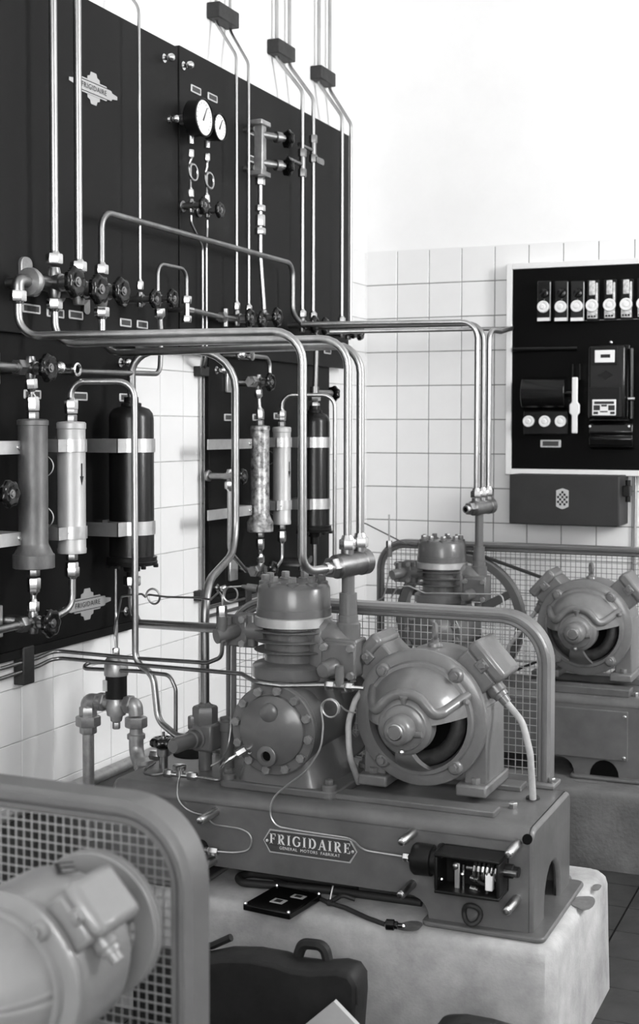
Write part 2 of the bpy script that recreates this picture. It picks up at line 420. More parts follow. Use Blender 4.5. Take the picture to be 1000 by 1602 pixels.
# back base: cover plate with four bright screws, front rail
bp = MB().bb((1.085, -1.058, .335), (1.385, -1.049, .505)); cp = bp.build('cover_plate', 'base_enamel', back_base, bev=.002)
for x, z in ((1.095, .494), (1.375, .488), (1.096, .350), (1.374, .346)):
    MB().lathe((x, -1.058, z), -Y_, [(0, .007), (.004, .0065), (.007, .003)], 10).build('screw', 'nickel', cp)
MB().bb((.98, -1.03, .549), (1.385, -.96, .575)).build('motor_rail', 'base_enamel', back_base, bev=.003)
MB().bb((.98, -.80, .549), (1.385, -.73, .575)).build('motor_rail', 'base_enamel', back_base, bev=.003)
bolt(back_base, (1.40, -1.0, .549), Z_, .010, .015, 'steel')
MB().prism([(.05*math.cos(PI*k/10), .055*math.sin(PI*k/10)) for k in range(11)], (1.305, -1.0515, HB+.014), X_, Z_, V((0, .002, 0))).build('arch_shade', 'inside_shade', back_base, smooth=0)  # dark half-disc on the panel, the arch's shade put in as colour

# ------------------------------------------------------------------ belt guards
def guard(label, x0, x1, y, z0, z1, rad, cell, wr, material, wmat, w=.034, d=.05, foot=True, zbot=None, bars=()):
    t = thing('belt_guard', label, 'guard', ((x0+x1)/2, y, z0), 'wire mesh belt guards')
    path = [(x0, z0, -1, 0)]
    for k in range(13): a = PI-PI/2*k/12; path.append((x0+rad+rad*math.cos(a), z1-rad+rad*math.sin(a), math.cos(a), math.sin(a)))
    for k in range(13): a = PI/2-PI/2*k/12; path.append((x1-rad+rad*math.cos(a), z1-rad+rad*math.sin(a), math.cos(a), math.sin(a)))
    path.append((x1, z0, 1, 0)); h = d/2
    prof = [(-w, -h+.006), (-w+.004, -h), (-w*.68, -h), (-w*.62, -h+.005), (-w*.5, -h+.005), (-w*.44, -h-.004), (-w*.2, -h-.004), (-w*.12, -h+.004), (0, -h+.008), (0, h), (-.003, h), (-.003, -h+.012), (-w+.002, -h+.009)]
    rings = [[V((px+nx*n, y+yy, pz+nz*n)) for n, yy in prof] for px, pz, nx, nz in path]
    MB().loft(rings).build('guard_frame', material, t, smooth=30)
    mb = MB(); yw = y-h+.010
    def inside_top(x):
        if x < x0+rad: return z1-rad+math.sqrt(max(0, rad**2-(x0+rad-x)**2))
        if x > x1-rad: return z1-rad+math.sqrt(max(0, rad**2-(x-x1+rad)**2))
        return z1
    def span(z):
        if z <= z1-rad: return x0, x1
        q = math.sqrt(max(0, rad**2-(z-z1+rad)**2)); return x0+rad-q, x1-rad+q
    zb = zbot if zbot is not None else z0+.01
    n = int((x1-x0-.01)/cell)
    for i in range(1, n+1):
        x = x0+.005+cell*i
        if x < x1-.006: mb.box((x, yw+.001, (zb+inside_top(x)-.006)/2), (wr*2, wr*2, inside_top(x)-.006-zb))
    z = zb+.001
    while z < z1-.008:
        a, b = span(z); mb.box(((a+b)/2, yw-.001, z), (b-a-.012, wr*2, wr*2)); z += cell
    s = mb.build('wire_mesh', wmat, t, smooth=0); s['kind'] = 'stuff'
    for (bx0, bx1, bz) in bars: MB().bb((bx0, y-h+.012, bz-.012), (bx1, y-h+.03, bz+.012)).build('cross_bar', material, t, bev=.002)
    if foot:
        for fx in (x0+.012, x1-.012):
            MB().bb((fx-.03, y-.05, z0-.012), (fx+.03, y+.025, z0)).build('foot_plate', material, t, bev=.003)
            bolt(t, (fx+.018, y-.022, z0), Z_, .009, .012, 'steel')
    return t
guard('wire mesh belt guard with rounded top behind the middle motor', .485, 1.415, -2.262, BZ+.012, 1.005, .135, .0185, .00095, 'guard_enamel', 'wire')
guard('wire mesh belt guard close to the tiled back wall', .30, 1.45, -.615, HB+.013, 1.03, .12, .0195, .0010, 'enamel', 'wire_dark', bars=((.31, .6, .82), (.98, 1.3, .80)))
guard('thick rounded mesh guard in the left foreground', .55, 1.412, -4.115, .567, .998, .105, .0125, .00085, 'front_guard_enamel', 'wire', w=.031, d=.05)

# ------------------------------------------------------------------ compressors
def sring(O, s, a, b, e, z, n=36, dx=0., dy=0.):
    out = []
    for k in range(n):
        t = 2*PI*k/n; c, q = math.cos(t), math.sin(t)
        out.append(O+V((dx+math.copysign(abs(c)**e, c)*a, dy+math.copysign(abs(q)**e, q)*b, z))*s)
    return out
def compressor(O, s, label, rise=0.):
    O = V(O); t = thing('compressor', label, 'compressor', O, 'belt driven compressors'); E_ = 'enamel'
    L = lambda x, y, z: O+V((x, y, z))*s
    cx_, cz = .013, .162
    # crankcase
    mb = MB(); mb.lathe(L(cx_, -.138, cz), Y_, [(0, .104*s), (.006*s, .112*s), (.26*s, .112*s), (.268*s, .104*s)], 40)
    mb.loft([sring(O, s, .112, .132, .45, cz, dx=cx_), sring(O, s, .109, .124, .5, .205, dx=cx_*.7), sring(O, s, .101, .108, .75, .25), sring(O, s, .095, .098, 1, .277)])
    mb.loft([sring(O, s, .125, .135, .35, .018, dx=cx_), sring(O, s, .108, .13, .4, .07, dx=cx_), sring(O, s, .10, .13, .45, .12, dx=cx_)])
    cc = mb.build('crankcase', E_, t)
    MB().prism(rrect(.33*s, .29*s, .03*s), L(cx_, 0, -.0005), X_, Y_, V((0, 0, .02*s))).build('foot_plate', E_, t, bev=.004)
    for sx in (-1, 1):
        for sy in (-1, 1):
            c = L(cx_+sx*.14, sy*.122, 0); MB().lathe(c, Z_, [(0, .021*s), (.03*s, .019*s), (.033*s, .016*s)], 16).build('foot_boss', E_, t); bolt(t, c+Z_*.033*s, Z_, .011*s, .012*s, E_)
    # front cover with bolts, filler plug, sight port
    yf = -.138
    cv = MB().lathe(L(cx_, yf, cz), -Y_, [(0, .114*s), (.013*s, .114*s), (.016*s, .111*s), (.016*s, .089*s), (.024*s, .087*s), (.027*s, .083*s), (.040*s, .036*s), (.041*s, .03*s), (.0415*s, .001*s)], 44).build('crankcase_cover', E_, t)
    for k in range(12):
        a = 2*PI*(k+.5)/12+.12; bolt(cv, L(cx_+.1005*math.cos(a), yf-.016, cz+.1005*math.sin(a)), -Y_, .0118*s, .012*s, 'worn_enamel')
    MB().lathe(L(cx_, yf-.028, cz+.047), -Y_, [(0, .024*s), (.012*s, .024*s), (.016*s, .019*s), (.017*s, .001*s)], 20).build('filler_plug', E_, cv)
    c = L(cx_-.004, yf-.024, cz-.060); MB().lathe(c, -Y_, [(0, .026*s), (.020*s, .026*s), (.022*s, .023*s), (.022*s, .013*s), (.012*s, .012*s)], 22, cap=False).build('sight_port', E_, cv)
    MB().lathe(c, -Y_, [(.010*s, .0125*s), (.014*s, .0125*s)], 16).build('port_recess', 'inside_shade', cv)
    MB().lathe(L(cx_-.055, yf-.012, cz-.052), V((-.5, -1, 0)), [(0, .013*s), (.014*s, .012*s), (.014*s, .008*s), (.026*s, .008*s)], 12).build('drain_fitting', 'nickel', cv)
    # cylinder with cooling fins, machined joint, head
    MB().lathe(L(0, 0, .27), Z_, [(0, .1*s), (.004*s, .107*s), (.032*s, .107*s), (.037*s, .1*s), (.044*s, .076*s), (.135*s, .074*s)], 40).build('cylinder', E_, t)
    for z in (.338, .364, .389): MB().lathe(L(0, 0, z), Z_, [(0, .073*s), (.0015*s, .100*s), (.0035*s, .103*s), (.0055*s, .100*s), (.007*s, .073*s)], 40).build('cooling_fin', E_, t)
    MB().lathe(L(0, 0, .404), Z_, [(0, .098*s), (.002*s, .101*s), (.024*s, .101*s), (.026*s, .098*s)], 40).build('joint_face', 'machined', t)
    hd = MB().lathe(L(0, 0, .43), Z_, [(0, .0975*s), (.02*s, .0975*s), (.0205*s, .0955*s), (.072*s, .0935*s), (.082*s, .088*s), (.086*s, .08*s), (.086*s, .001*s)], 40).build('cylinder_head', E_, t)
    for k in range(9):
        a = 2*PI*(k+.3)/9; c = L(.074*math.cos(a), .074*math.sin(a), .50)
        MB().lathe(c, Z_, [(-.03*s, .017*s), (.018*s, .0165*s), (.02*s, .014*s)], 14).build('bolt_boss', E_, hd); bolt(hd, c+Z_*.02*s, Z_, .0115*s, .015*s, 'worn_enamel')
    MB().lathe(L(-.094, -.02, .495), V((-1, -.1, .1)), [(0, .010*s), (.03*s, .010*s), (.03*s, .006*s), (.045*s, .004*s)], 10).build('head_fitting', E_, hd)
    # suction side: rounded shoulder, flanged valve block, riser
    mb = MB(); mb.lathe(L(.085, -.01, .27), Z_, [(0, .04*s), (.11*s, .038*s), (.14*s, .034*s), (.155*s, .02*s), (.16*s, .002*s)], 20)
    mb.tube([L(.05, -.01, .385), L(.125, -.01, .385), L(.15, -.01, .35)], .036*s, .03*s, 16)
    mb.build('suction_port', E_, t)
    bx, by, bz = .152, -.02, .335
    vb = MB().box(L(bx, by, bz), V((.09, .075, .095))*s).build('valve_block', E_, t, bev=.006)
    MB().box(L(bx+.002, by-.044, bz-.004), V((.094, .014, .09))*s).build('valve_flange', E_, vb, bev=.005)
    for sx, sz in ((-1, 1), (1, 1), (1, -1), (-1, -1)):
        bolt(vb, L(bx+.002+sx*.036, by-.051, bz-.004+sz*.034), -Y_, .0105*s, .013*s, 'worn_enamel')
    MB().lathe(L(bx-.012, by-.05, bz-.02), V((-.15, -1, -.05)), [(0, .024*s), (.018*s, .022*s), (.022*s, .02*s), (.045*s, .02*s), (.05*s, .016*s), (.051*s, .001*s)], 20).build('valve_cap', E_, vb)
    MB().lathe(L(bx+.012, by-.03, bz-.055), -Z_, [(0, .014*s), (.03*s, .012*s)], 14).build('valve_outlet', E_, vb)
    rz = bz+.047
    MB().lathe(L(bx, 0, rz), Z_, [(0, .032*s), (.034*s, .032*s), (.038*s, .026*s), (.055*s, .0255*s), (.056*s, .0235*s), (.112*s, .0225*s), (.113*s, .0165*s), (.165*s+rise, .0165*s)], 22).build('riser', E_, t)
    # left service valve
    lx, ly, lz = -.118, -.03, .388
    MB().cyl(L(-.06, ly, lz), L(lx, ly, lz), .03*s, n=18).build('port_neck', E_, t)
    lv = MB().box(L(lx, ly-.005, lz), V((.055, .03, .088))*s).build('valve_flange', E_, t, bev=.005)
    MB().box(L(lx-.024, ly-.022, lz), V((.068, .014, .082))*s).build('valve_plate', E_, lv, bev=.004)
    for sx, sz in ((-1, 1), (1, 1), (1, -1), (-1, -1)): bolt(lv, L(lx-.024+sx*.025, ly-.029, lz+sz*.031), -Y_, .0105*s, .012*s, 'worn_enamel')
    MB().tube([L(lx-.024, ly-.025, lz), L(lx-.03, ly-.06, lz-.004), L(lx-.048, ly-.085, lz-.008)], .02*s, .03*s, 16).build('valve_cap', E_, lv)
    MB().lathe(L(lx-.035, ly-.045, lz+.012), Z_, [(0, .011*s), (.025*s, .011*s)], 12).build('valve_stem', E_, lv)
    return t
OC = V((.783, -2.47, BZ))
mid_comp = compressor(OC, 1., 'grey finned compressor with bolted round crankcase cover on the middle base')
OB = V((.65, -.86, .565))
back_comp = compressor(OB, .95, 'grey finned compressor standing behind the middle guard by the tiled wall', rise=.075)

def flywheel(label, c, r, y0, y1, material='enamel'):
    c = V(c); t = thing('flywheel', label, 'flywheel', (c.x, (y0+y1)/2, c.z-r), 'compressor flywheels'); wd = y1-y0
    MB().lathe((c.x, y0, c.z), Y_, [(0, r-.03), (0, r-.002), (.003, r), (wd*.2, r), (wd*.27, r-.008), (wd*.34, r), (wd*.6, r), (wd*.67, r-.008), (wd*.74, r), (wd-.003, r), (wd, r-.002), (wd, r-.03), (0, r-.03)], 48, cap=False).build('rim', material, t)
    for k in range(5):
        a = 2*PI*k/5+.5; d = V((math.cos(a), 0, math.sin(a))); u = V((-math.sin(a), 0, math.cos(a)))
        MB().prism([(-.022, .02), (.022, .02), (.014, r-.02), (-.014, r-.02)], (c.x, (y0+y1)/2-.008, c.z), u, d, V((0, .016, 0))).build('spoke', material, t, bev=.003)
    MB().cyl((c.x, y0-.004, c.z), (c.x, y1, c.z), .035).build('hub', material, t); return t
flywheel('dark grooved flywheel behind the middle compressor', (OC.x+.013, 0, BZ+.165), .162, -2.334, -2.290)
flywheel('grooved flywheel behind the rear compressor', (OB.x+.02, 0, .735), .255, -.712, -.66)

def header(label, c, ang, half, r, ports, material='header_brass'):
    c = V(c); ax = V((math.cos(ang), math.sin(ang), .06)).normalized(); t = thing('pipe_header', label, 'pipe header', c-Z_*r, 'pipe headers on the compressors')
    MB().lathe(c-ax*half, ax, [(0, r*.75), (.006, r*.98), (.02, r), (2*half-.03, r), (2*half-.028, r*1.08), (2*half-.006, r*1.08), (2*half, r*.8)], 26).build('header_body', material, t)
    MB().hexn(c-ax*(half+.02), ax, r*.86, .024).build('end_nut', 'brass_dull', t)
    MB().lathe(c-ax*(half+.036), ax, [(0, r*.5), (.018, r*.56)], 18).build('end_collar', 'nickel', t)
    out = []
    for p in ports:
        q = c+ax*p; MB().lathe(q+Z_*(r*.8), Z_, [(0, .017), (.02, .016)], 18).build('port_stub', material, t)
        MB().hexn(q+Z_*(r*.8+.014), Z_, .0215, .026).build('flare_nut', 'nickel', t)
        MB().lathe(q+Z_*(r*.8+.038), Z_, [(0, .018), (.012, .0135)], 16).build('nut_neck', 'nickel', t); out.append(q+Z_*(r*.8+.045))
    return t, out, c-ax*(half+.03), ax
HM = V((OC.x+.160, OC.y, 1.128))
hm, hm_ports, hm_end, hm_ax = header('brass pipe header above the middle compressor fed by three bent pipes', HM, math.radians(70), .062, .031, (-.014, .034))
HBk = V((OB.x+.155, OB.y, 1.182))
hb, hb_ports, hb_end, hb_ax = header('brass pipe header with open end nut above the rear compressor', HBk, math.radians(68), .060, .028, (-.034, .002, .036))
MB().lathe(hb_end-hb_ax*.0065, hb_ax, [(0, .0085), (.003, .0085)], 14).build('open_bore', 'inside_shade', hb)

# ------------------------------------------------------------------ electric motors
def motor(O, r, label, material, closed=False, eye=True, boxes=(1, -1), glands=(1,), blen=.205):
    O = V(O); k = r/.165; t = thing('electric_motor', label, 'motor', (O.x, O.y+.1, O.z-r*1.1), 'electric motors')
    L = lambda x, y, z: O+V((x*k, y*k, z*k))
    # stator shell and side webs
    MB().lathe(L(0, .0, 0), Y_, [(0, .15*k), (.004*k, .158*k), (.02*k, .160*k), ((blen-.03)*k, .160*k), (blen*k, .145*k), ((blen+.012)*k, .11*k)], 48).build('stator_shell', material, t)
    for sx in (() if closed else (-1, 1)):
        mb = MB(); mb.prism([(sx*.160, .03), (sx*.162, -.16), (sx*.105, -.18), (sx*.10, -.09), (sx*.12, .03)], L(0, .022, 0), X_*k, Z_*k, Y_*(blen-.05)*k)
        mb.build('side_web', material, t, bev=.004)
    for sx in (-1, 1):
        f = MB().bb(L(sx*.09, -.008, -.186), L(sx*.168, blen-.004, -.158)).build('foot', material, t, bev=.005)
        for yy in (.018, blen-.03): bolt(f, L(sx*.135, yy, -.158), Z_, .012*k, .014*k, material)
    # end ring with four lugs
    MB().lathe(L(0, .004, 0), -Y_, [(0, .155*k), (0, .168*k), (.006*k, .171*k), (.016*k, .169*k), (.02*k, .163*k), (.022*k, .142*k), (.034*k, .138*k), (.036*k, .128*k), (.012*k, .122*k), (0, .155*k)], 52, cap=False).build('end_ring', material, t)
    for a in (50, 130, 230, 310):
        a = math.radians(a); c = L(.146*math.cos(a), -.016, .146*math.sin(a))
        MB().lathe(c, -Y_, [(0, .02*k), (.012*k, .018*k), (.016*k, .014*k)], 14).build('lug', material, t); bolt(t, c-Y_*.016*k, -Y_, .010*k, .008*k, material)
    MB().lathe(L(0, .0, 0), -Y_, [(0, .13*k), (.002*k, .13*k)], 32).build('interior_shade', 'inside_shade', t)  # near-black disc puts the shade of the motor interior into colour
    MB().torus(L(0, -.012, 0), Y_, .10*k, .02*k, 32, 10).build('winding', 'core', t)
    def dome_pt(rr, a):       # bell surface: deeper toward the axis
        f = max(0, (rr-.055)/(.13-.055)); y = -.030-.098*(1-f**1.9); return L(rr*math.cos(a), y, rr*math.sin(a))
    def sector(a0, a1, r0, r1, n, mname, thick=.012, lip=False):
        mb = MB(); g0 = []; g1 = []; m_ = 7
        for i in range(n+1):
            a = math.radians(a0+(a1-a0)*i/n)
            for j in range(m_+1): p = dome_pt(r0+(r1-r0)*j/m_, a); g0.append(p); g1.append(p+Y_*thick*k)
        fs = []; N = len(g0); W = m_+1
        for i in range(n):
            for j in range(m_):
                q = (i*W+j, (i+1)*W+j, (i+1)*W+j+1, i*W+j+1); fs.append(q); fs.append(tuple(N+x for x in reversed(q)))
        for i in range(n): fs.append((i*W, N+i*W, N+(i+1)*W, (i+1)*W)); fs.append((i*W+m_, (i+1)*W+m_, N+(i+1)*W+m_, N+i*W+m_))
        for j in range(m_): fs.append((j, j+1, N+j+1, N+j)); e = n*W; fs.append((e+j, N+e+j, N+e+j+1, e+j+1))
        mb.add(g0+g1, fs); return mb.build(mname, material, t)
    if closed:
        sector(0, 360, .05, .132, 48, 'end_bell')
    else:
        sector(24, 158, .06, .132, 28, 'ventilation_cover', .014)
        for a, hw_ in ((20, 13), (168, 13), (268, 18)): sector(a-hw_, a+hw_, .05, .136, 8, 'spider_arm', .024)
        # rolled lower lip of the cover: dips down at both sides and arches over the bearing
        lip = []
        for lx_, lz_ in ((.126, .068), (.108, .052), (.088, .036), (.072, .034), (.060, .048), (.040, .068), (.02, .077), (0, .079), (-.02, .077), (-.040, .068), (-.060, .048), (-.072, .034), (-.088, .036), (-.108, .052), (-.126, .068)):
            lip.append(dome_pt(math.hypot(lx_, lz_), math.atan2(lz_, lx_))-Y_*.004*k)
        MB().tube(lip, .013*k, .02, 10).build('cover_lip', material, t)
        mb = MB(); mb.lathe(L(.128, -.045, .055), V((.5, -1, .2)), [(0, .008*k), (.014*k, .008*k), (.018*k, .004*k)], 10); mb.build('cover_screw', material, t)
    MB().lathe(L(0, -.088, 0), -Y_, [(0, .068*k), (.036*k, .068*k), (.043*k, .062*k), (.045*k, .056*k), (.052*k, .054*k), (.056*k, .046*k), (.057*k, .036*k), (.085*k, .036*k), (.096*k, .032*k), (.102*k, .024*k), (.102*k, .017*k), (.108*k, .016*k), (.109*k, .001*k)], 36).build('bearing_housing', material, t)
    MB().torus(L(0, -.19, 0), Y_, .0175*k, .0025*k, 20, 6).build('cap_ring', 'steel' if not closed else material, t)
    MB().lathe(L(0, -.128, .058), V((0, -.25, 1)), [(0, .008*k), (.012*k, .008*k), (.013*k, .011*k), (.02*k, .011*k)], 10).build('oil_cup', material, t)
    MB().lathe(L(.03, -.146, -.012), V((1, -.1, .1)), [(0, .007*k), (.022*k, .007*k)], 10).build('oil_level', material, t)
    MB().ball(L(.0, -.146, -.056), .007*k, 8).build('drain_screw', 'steel', t)
    if eye:
        c = L(0, .10, .160); MB().lathe(c, Z_, [(0, .02*k), (.008*k, .018*k), (.012*k, .010*k), (.02*k, .010*k)], 14).build('eyebolt_base', material, t)
        MB().torus(c+Z_*.038*k, V((1, .5, 0)), .017*k, .0062*k, 20, 8).build('lifting_eye', material, t)
    out = {}
    for sx in boxes:
        a = math.radians(90-sx*48); d = V((math.cos(a), 0, math.sin(a))); u = V((d.z, 0, -d.x))*sx   # u: downhill
        M = Matrix((u, Y_, d)).transposed()
        c = L(0, .08, 0)+d*.172*k
        b = MB().box(c, V((.105, .13, .055))*k, M).build('terminal_box', material, t, bev=.006)
        MB().box(c+d*.044*k, V((.115, .14, .036))*k, M).build('box_lid', material, b, bev=.01)
        for sy in (-.058, .058): MB().box(c+d*.03*k+Y_*sy*1.13*k, V((.03, .014, .03))*k, M).build('lid_clamp', material, b, bev=.003)
        bolt(b, c+d*.034*k-Y_*.073*k, -Y_, .009*k, .010*k, material)
        if sx in glands:
            g = c+u*.05*k-d*.004*k
            MB().lathe(g, u, [(0, .024*k), (.022*k, .024*k), (.026*k, .02*k), (.036*k, .019*k), (.037*k, .014*k), (.055*k, .013*k)], 18).build('cable_gland', material, b)
            out[sx] = (g+u*.05*k, u)
    return t, out
OM = V((1.143, -2.495, .760))
mid_motor, mg = motor(OM, .165, 'grey motor with open end bell standing on the middle base', 'motor_enamel')
OMB = V((1.21, -.945, .772))
back_motor, bg = motor(OMB, .165, 'grey motor with open end bell at the right by the electrical board', 'motor_enamel', glands=(-1,))
OMF = PY(8, 1532, -4.36)
front_motor, fg = motor(OMF, .1, 'pale blurred motor with closed end bell in the left foreground', 'light_enamel', closed=True, eye=False, boxes=(1,))
# motor pulleys and belts
def pulley(label, c, r, y0, y1):
    t = thing('motor_pulley', label, 'pulley', (c[0], (y0+y1)/2, c[1]-r), 'motor pulleys')
    MB().lathe((c[0], y0, c[1]), Y_, [(0, r), ((y1-y0)*.3, r), ((y1-y0)*.5, r-.008), ((y1-y0)*.7, r), (y1-y0, r)], 28).build('sheave', 'black_paint', t)
    MB().cyl((c[0], y0-.02, c[1]), (c[0], y0+.01, c[1]), .02).build('shaft', 'steel', t); return t
pulley('small dark pulley behind the rear motor', (OMB.x, OMB.z), .06, -.675, -.645)
def belt(label, c1, r1, c2, r2, y0, y1):
    d = V((c2[0]-c1[0], 0, c2[1]-c1[1])); L_ = d.length; a0 = math.atan2(d.z, d.x); ph = math.acos((r1-r2)/L_); pts = []
    for k in range(25): a = a0+ph+(2*PI-2*ph)*k/24; pts.append((c1[0]+r1*math.cos(a), c1[1]+r1*math.sin(a)))
    for k in range(13): a = a0-ph+2*ph*k/12; pts.append((c2[0]+r2*math.cos(a), c2[1]+r2*math.sin(a)))
    rings = []
    n = len(pts); g = MB(); vs = []; fs = []
    for i, (x, z) in enumerate(pts):
        cx_, cz = ((c1[0], c1[1]) if i < 25 else (c2[0], c2[1])); nrm = V((x-cx_, 0, z-cz)).normalized()
        for q, yy in ((0, y0), (.009, y0), (.009, y1), (0, y1)): vs.append(V((x, yy, z))+nrm*q)
    for i in range(n):
        j = (i+1) % n
        for k in range(4): fs.append((i*4+k, i*4+(k+1) % 4, j*4+(k+1) % 4, j*4+k))
    g.add(vs, fs); o = g.build('drive_belt', 'rubber', origin=(c1[0], y0, c1[1]-r1-.009)); return tag(o, label, 'belt', 'drive belts')
belt('black drive belt running from the rear flywheel to the motor', (OB.x+.02, .735), .2555, (OMB.x, OMB.z), .0605, -.69, -.665)

# ------------------------------------------------------------------ small builders for the pipework
def pipe(label, pts, r, bend=.03, material='copper', name='copper_pipe', group=None, cat='pipe', nuts=(), n=12):
    pts = [V(p) for p in pts]
    o = MB().tube(pts, r, bend, n).build(name, material, origin=pts[0]); tag(o, label, cat, group)
    for e in nuts:       # flare nuts at pipe ends: 0 = start, -1 = end
        p, q = (pts[0], pts[1]) if e == 0 else (pts[-1], pts[-2]); ax = (q-p).normalized()
        mb = MB().hexn(p-ax*.002, ax, r*1.85+.002, .022+r*.5); mb.build('flare_nut', 'nickel', o)
        MB().lathe(p+ax*(.019+r*.5), ax, [(0, r*1.5+.001), (.008, r*1.1)], 14).build('nut_neck', 'nickel', o)
    return o
def wheel_mb(c, ax, R, th):
    u, v, a = basis(ax); rings = []
    for t, f, lob in ((0, .62, .3), (.08, .86, .8), (.3, 1., 1.), (.7, 1., 1.), (.92, .88, .8), (1., .7, .5), (.9, .52, 0), (.86, .3, 0)):
        rings.append([V(c)+a*(t*th)+(u*math.cos(q)+v*math.sin(q))*(R*f*(1+.07*lob*math.cos(7*q))) for q in [2*PI*k/42 for k in range(42)]])
    return MB().loft(rings)
def handwheel(parent, c, ax, R, th=None, material='bakelite'):
    th = th or R*.62; a = V(ax).normalized(); w_ = wheel_mb(V(c)-a*th*.4, a, R, th).build('handwheel', material, parent)
    MB().lathe(V(c)+a*th*.42, a, [(0, R*.34), (th*.14, R*.33), (th*.15, R*.22), (th*.3, R*.2), (th*.32, R*.02)], 16).build('wheel_nut', 'brass_dull', w_)
    return w_
def wall_valve(label, p, face, R, dx, br=.02, material='brass_dull', group='shut-off valves on the panels', flange=True, lugs=False, wheel=True):
    p = V(p); t = thing('valve', label, 'valve', (face, p.y, p.z), group)
    if flange: MB().lathe((face-.001, p.y, p.z), X_, [(0, br*1.45), (.008, br*1.45), (.010, br*1.2)], 20).build('mounting_flange', material, t)
    MB().lathe((face, p.y, p.z), X_, [(0, br*.85), (p.x-face-br*1.1, br*.85), (p.x-face-br, br), (p.x-face+br, br), (p.x-face+br*1.1, br*.8), (p.x-face+dx-R*.2, br*.72)], 20).build('valve_body', material, t)
    MB().lathe((p.x, p.y, p.z-br*1.7), Z_, [(0, br*.6), (br*.5, br*.72), (br*2.9, br*.72), (br*3.4, br*.6)], 16).build('valve_ports', material, t)
    if wheel: handwheel(t, (p.x+dx, p.y, p.z), X_, R)
    return t
def hexfit(parent, o, ax, r, h, material='nickel'): return MB().hexn(o, ax, r, h).build('union_nut', material, parent)
def card(parent_x, px, py, w=.062, h=.025, label='', parent=None):
    c = PX(px, py, parent_x); t = MB().prism(rrect(w, h, .004, 3), (parent_x-.0005, c.y, c.z), Y_, Z_, V((.0035, 0, 0))).build('name_card_holder', 'label_frame', origin=(parent_x, c.y, c.z-h/2), bev=.001)
    tag(t, label, 'card holder', 'small metal name card holders')
    MB().bb((parent_x+.0028, c.y-w/2+.008, c.z-h/2+.005), (parent_x+.0036, c.y+w/2-.008, c.z+h/2-.005)).build('name_card', 'label_card', t, smooth=0); return t
def text_mb(body, size, o, u, v, depth, align='CENTER', xs=1.):
    cu = bpy.data.curves.new('lettering', 'FONT'); cu.body = body; cu.size = size; cu.align_x = align; cu.align_y = 'CENTER'; cu.resolution_u = 2
    cu.space_character = 1.12
    ob = bpy.data.objects.new('lettering', cu); COL.objects.link(ob); dg = bpy.context.evaluated_depsgraph_get()
    me = bpy.data.meshes.new_from_object(ob.evaluated_get(dg)); n = V(u).cross(V(v)).normalized()
    mb = MB(); mb.add([V(o)+V(u)*(x.co.x*xs)+V(v)*x.co.y+n*depth for x in me.vertices], [tuple(p.vertices) for p in me.polygons])
    bpy.data.objects.remove(ob); bpy.data.meshes.remove(me); bpy.data.curves.remove(cu); return mb
def emblem(label, X, px, py, s):
    c = PX(px, py, X); t = thing('emblem', label, 'emblem', (X, c.y, c.z-.09*s), 'maker emblems on the panels')
    st = [(-.2, .008), (-.155, .014), (-.15, .022), (-.11, .028), (-.105, .034), (.105, .034), (.11, .028), (.15, .022), (.155, .014), (.2, .008)]
    poly = [(a*s, b*s) for a, b in st]+[(a*s, -b*s) for a, b in reversed(st)]
    MB().prism(poly, (X-.0005, c.y, c.z), Y_, Z_, V((.003, 0, 0))).build('emblem_bar', 'emblem_metal', t)
    vv = [(-.022, .074), (-.026, .068), (-.03, .056), (-.05, .05), (-.053, .03)]
    poly = [(a*s, b*s) for a, b in vv]+[(a*s, -b*s) for a, b in reversed(vv)]+[(-a*s, -b*s) for a, b in vv]+[(-a*s, b*s) for a, b in reversed(vv)]
    MB().prism(poly, (X-.0005, c.y, c.z), Y_, Z_, V((.002, 0, 0))).build('emblem_crest', 'emblem_metal', t)
    for zz in (-.0255, .0255): MB().bb((X+.002, c.y-.14*s, c.z+(zz-.0015)*s), (X+.0032, c.y+.14*s, c.z+(zz+.0015)*s)).build('rule_line', 'ink', t, smooth=0)
    text_mb('FRIGIDAIRE', .034*s, (X+.0036, c.y, c.z), Y_, Z_, 0, xs=1.1).build('lettering', 'ink', t, smooth=0); return t

# ------------------------------------------------------------------ wall panels
FU, FA, FB = .060, .036, .036          # board faces
def wall_panel(label, y0, y1, z0, z1, face, back, name='wall_panel'):
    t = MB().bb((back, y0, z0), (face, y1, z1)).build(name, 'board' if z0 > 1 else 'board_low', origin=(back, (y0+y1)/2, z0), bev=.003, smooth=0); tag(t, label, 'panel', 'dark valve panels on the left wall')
    mb = MB().bb((.001, y0+.02, z0+.02), (back+.001, y0+.05, z1-.02)).build('batten', 'board_edge', t, smooth=0)
    MB().bb((.001, y1-.05, z0+.02), (back+.001, y1-.02, z1-.02)).build('batten', 'board_edge', t, smooth=0)
    return t
wall_panel('dark upper wall panel with the emblem at the left', -3.6, -1.795, 1.722, 2.695, FU, FU-.022)
wall_panel('dark upper wall panel with the two gauges, next to the corner', -1.785, -.35, 1.722, 2.705, FU, FU-.022)
wall_panel('dark lower wall panel with two driers and a tank, nearest the camera', -3.6, -2.02, .872, 1.745, FA, FA-.02)
wall_panel('dark lower wall panel with the flaked drier, beyond the white tiles', -1.545, -.50, .885, 1.745, FB, FB-.02)
MB_edges = []
for (y0, y1, z, f, lab) in ((-3.6, -2.02, .872, FA, 'thin dark rail along the bottom of the near lower panel'), (-1.545, -.5, .885, FB, 'thin dark rail along the bottom of the far lower panel')):
    o = MB().bb((.002, y0, z-.026), (f-.004, y1, z-.001)).build('panel_rail', 'board_edge', origin=(.002, (y0+y1)/2, z-.026), bev=.002, smooth=0); tag(o, lab, 'rail')
emblem('pale stepped emblem lettered on the upper dark panel', FU, 146, 139, .62)
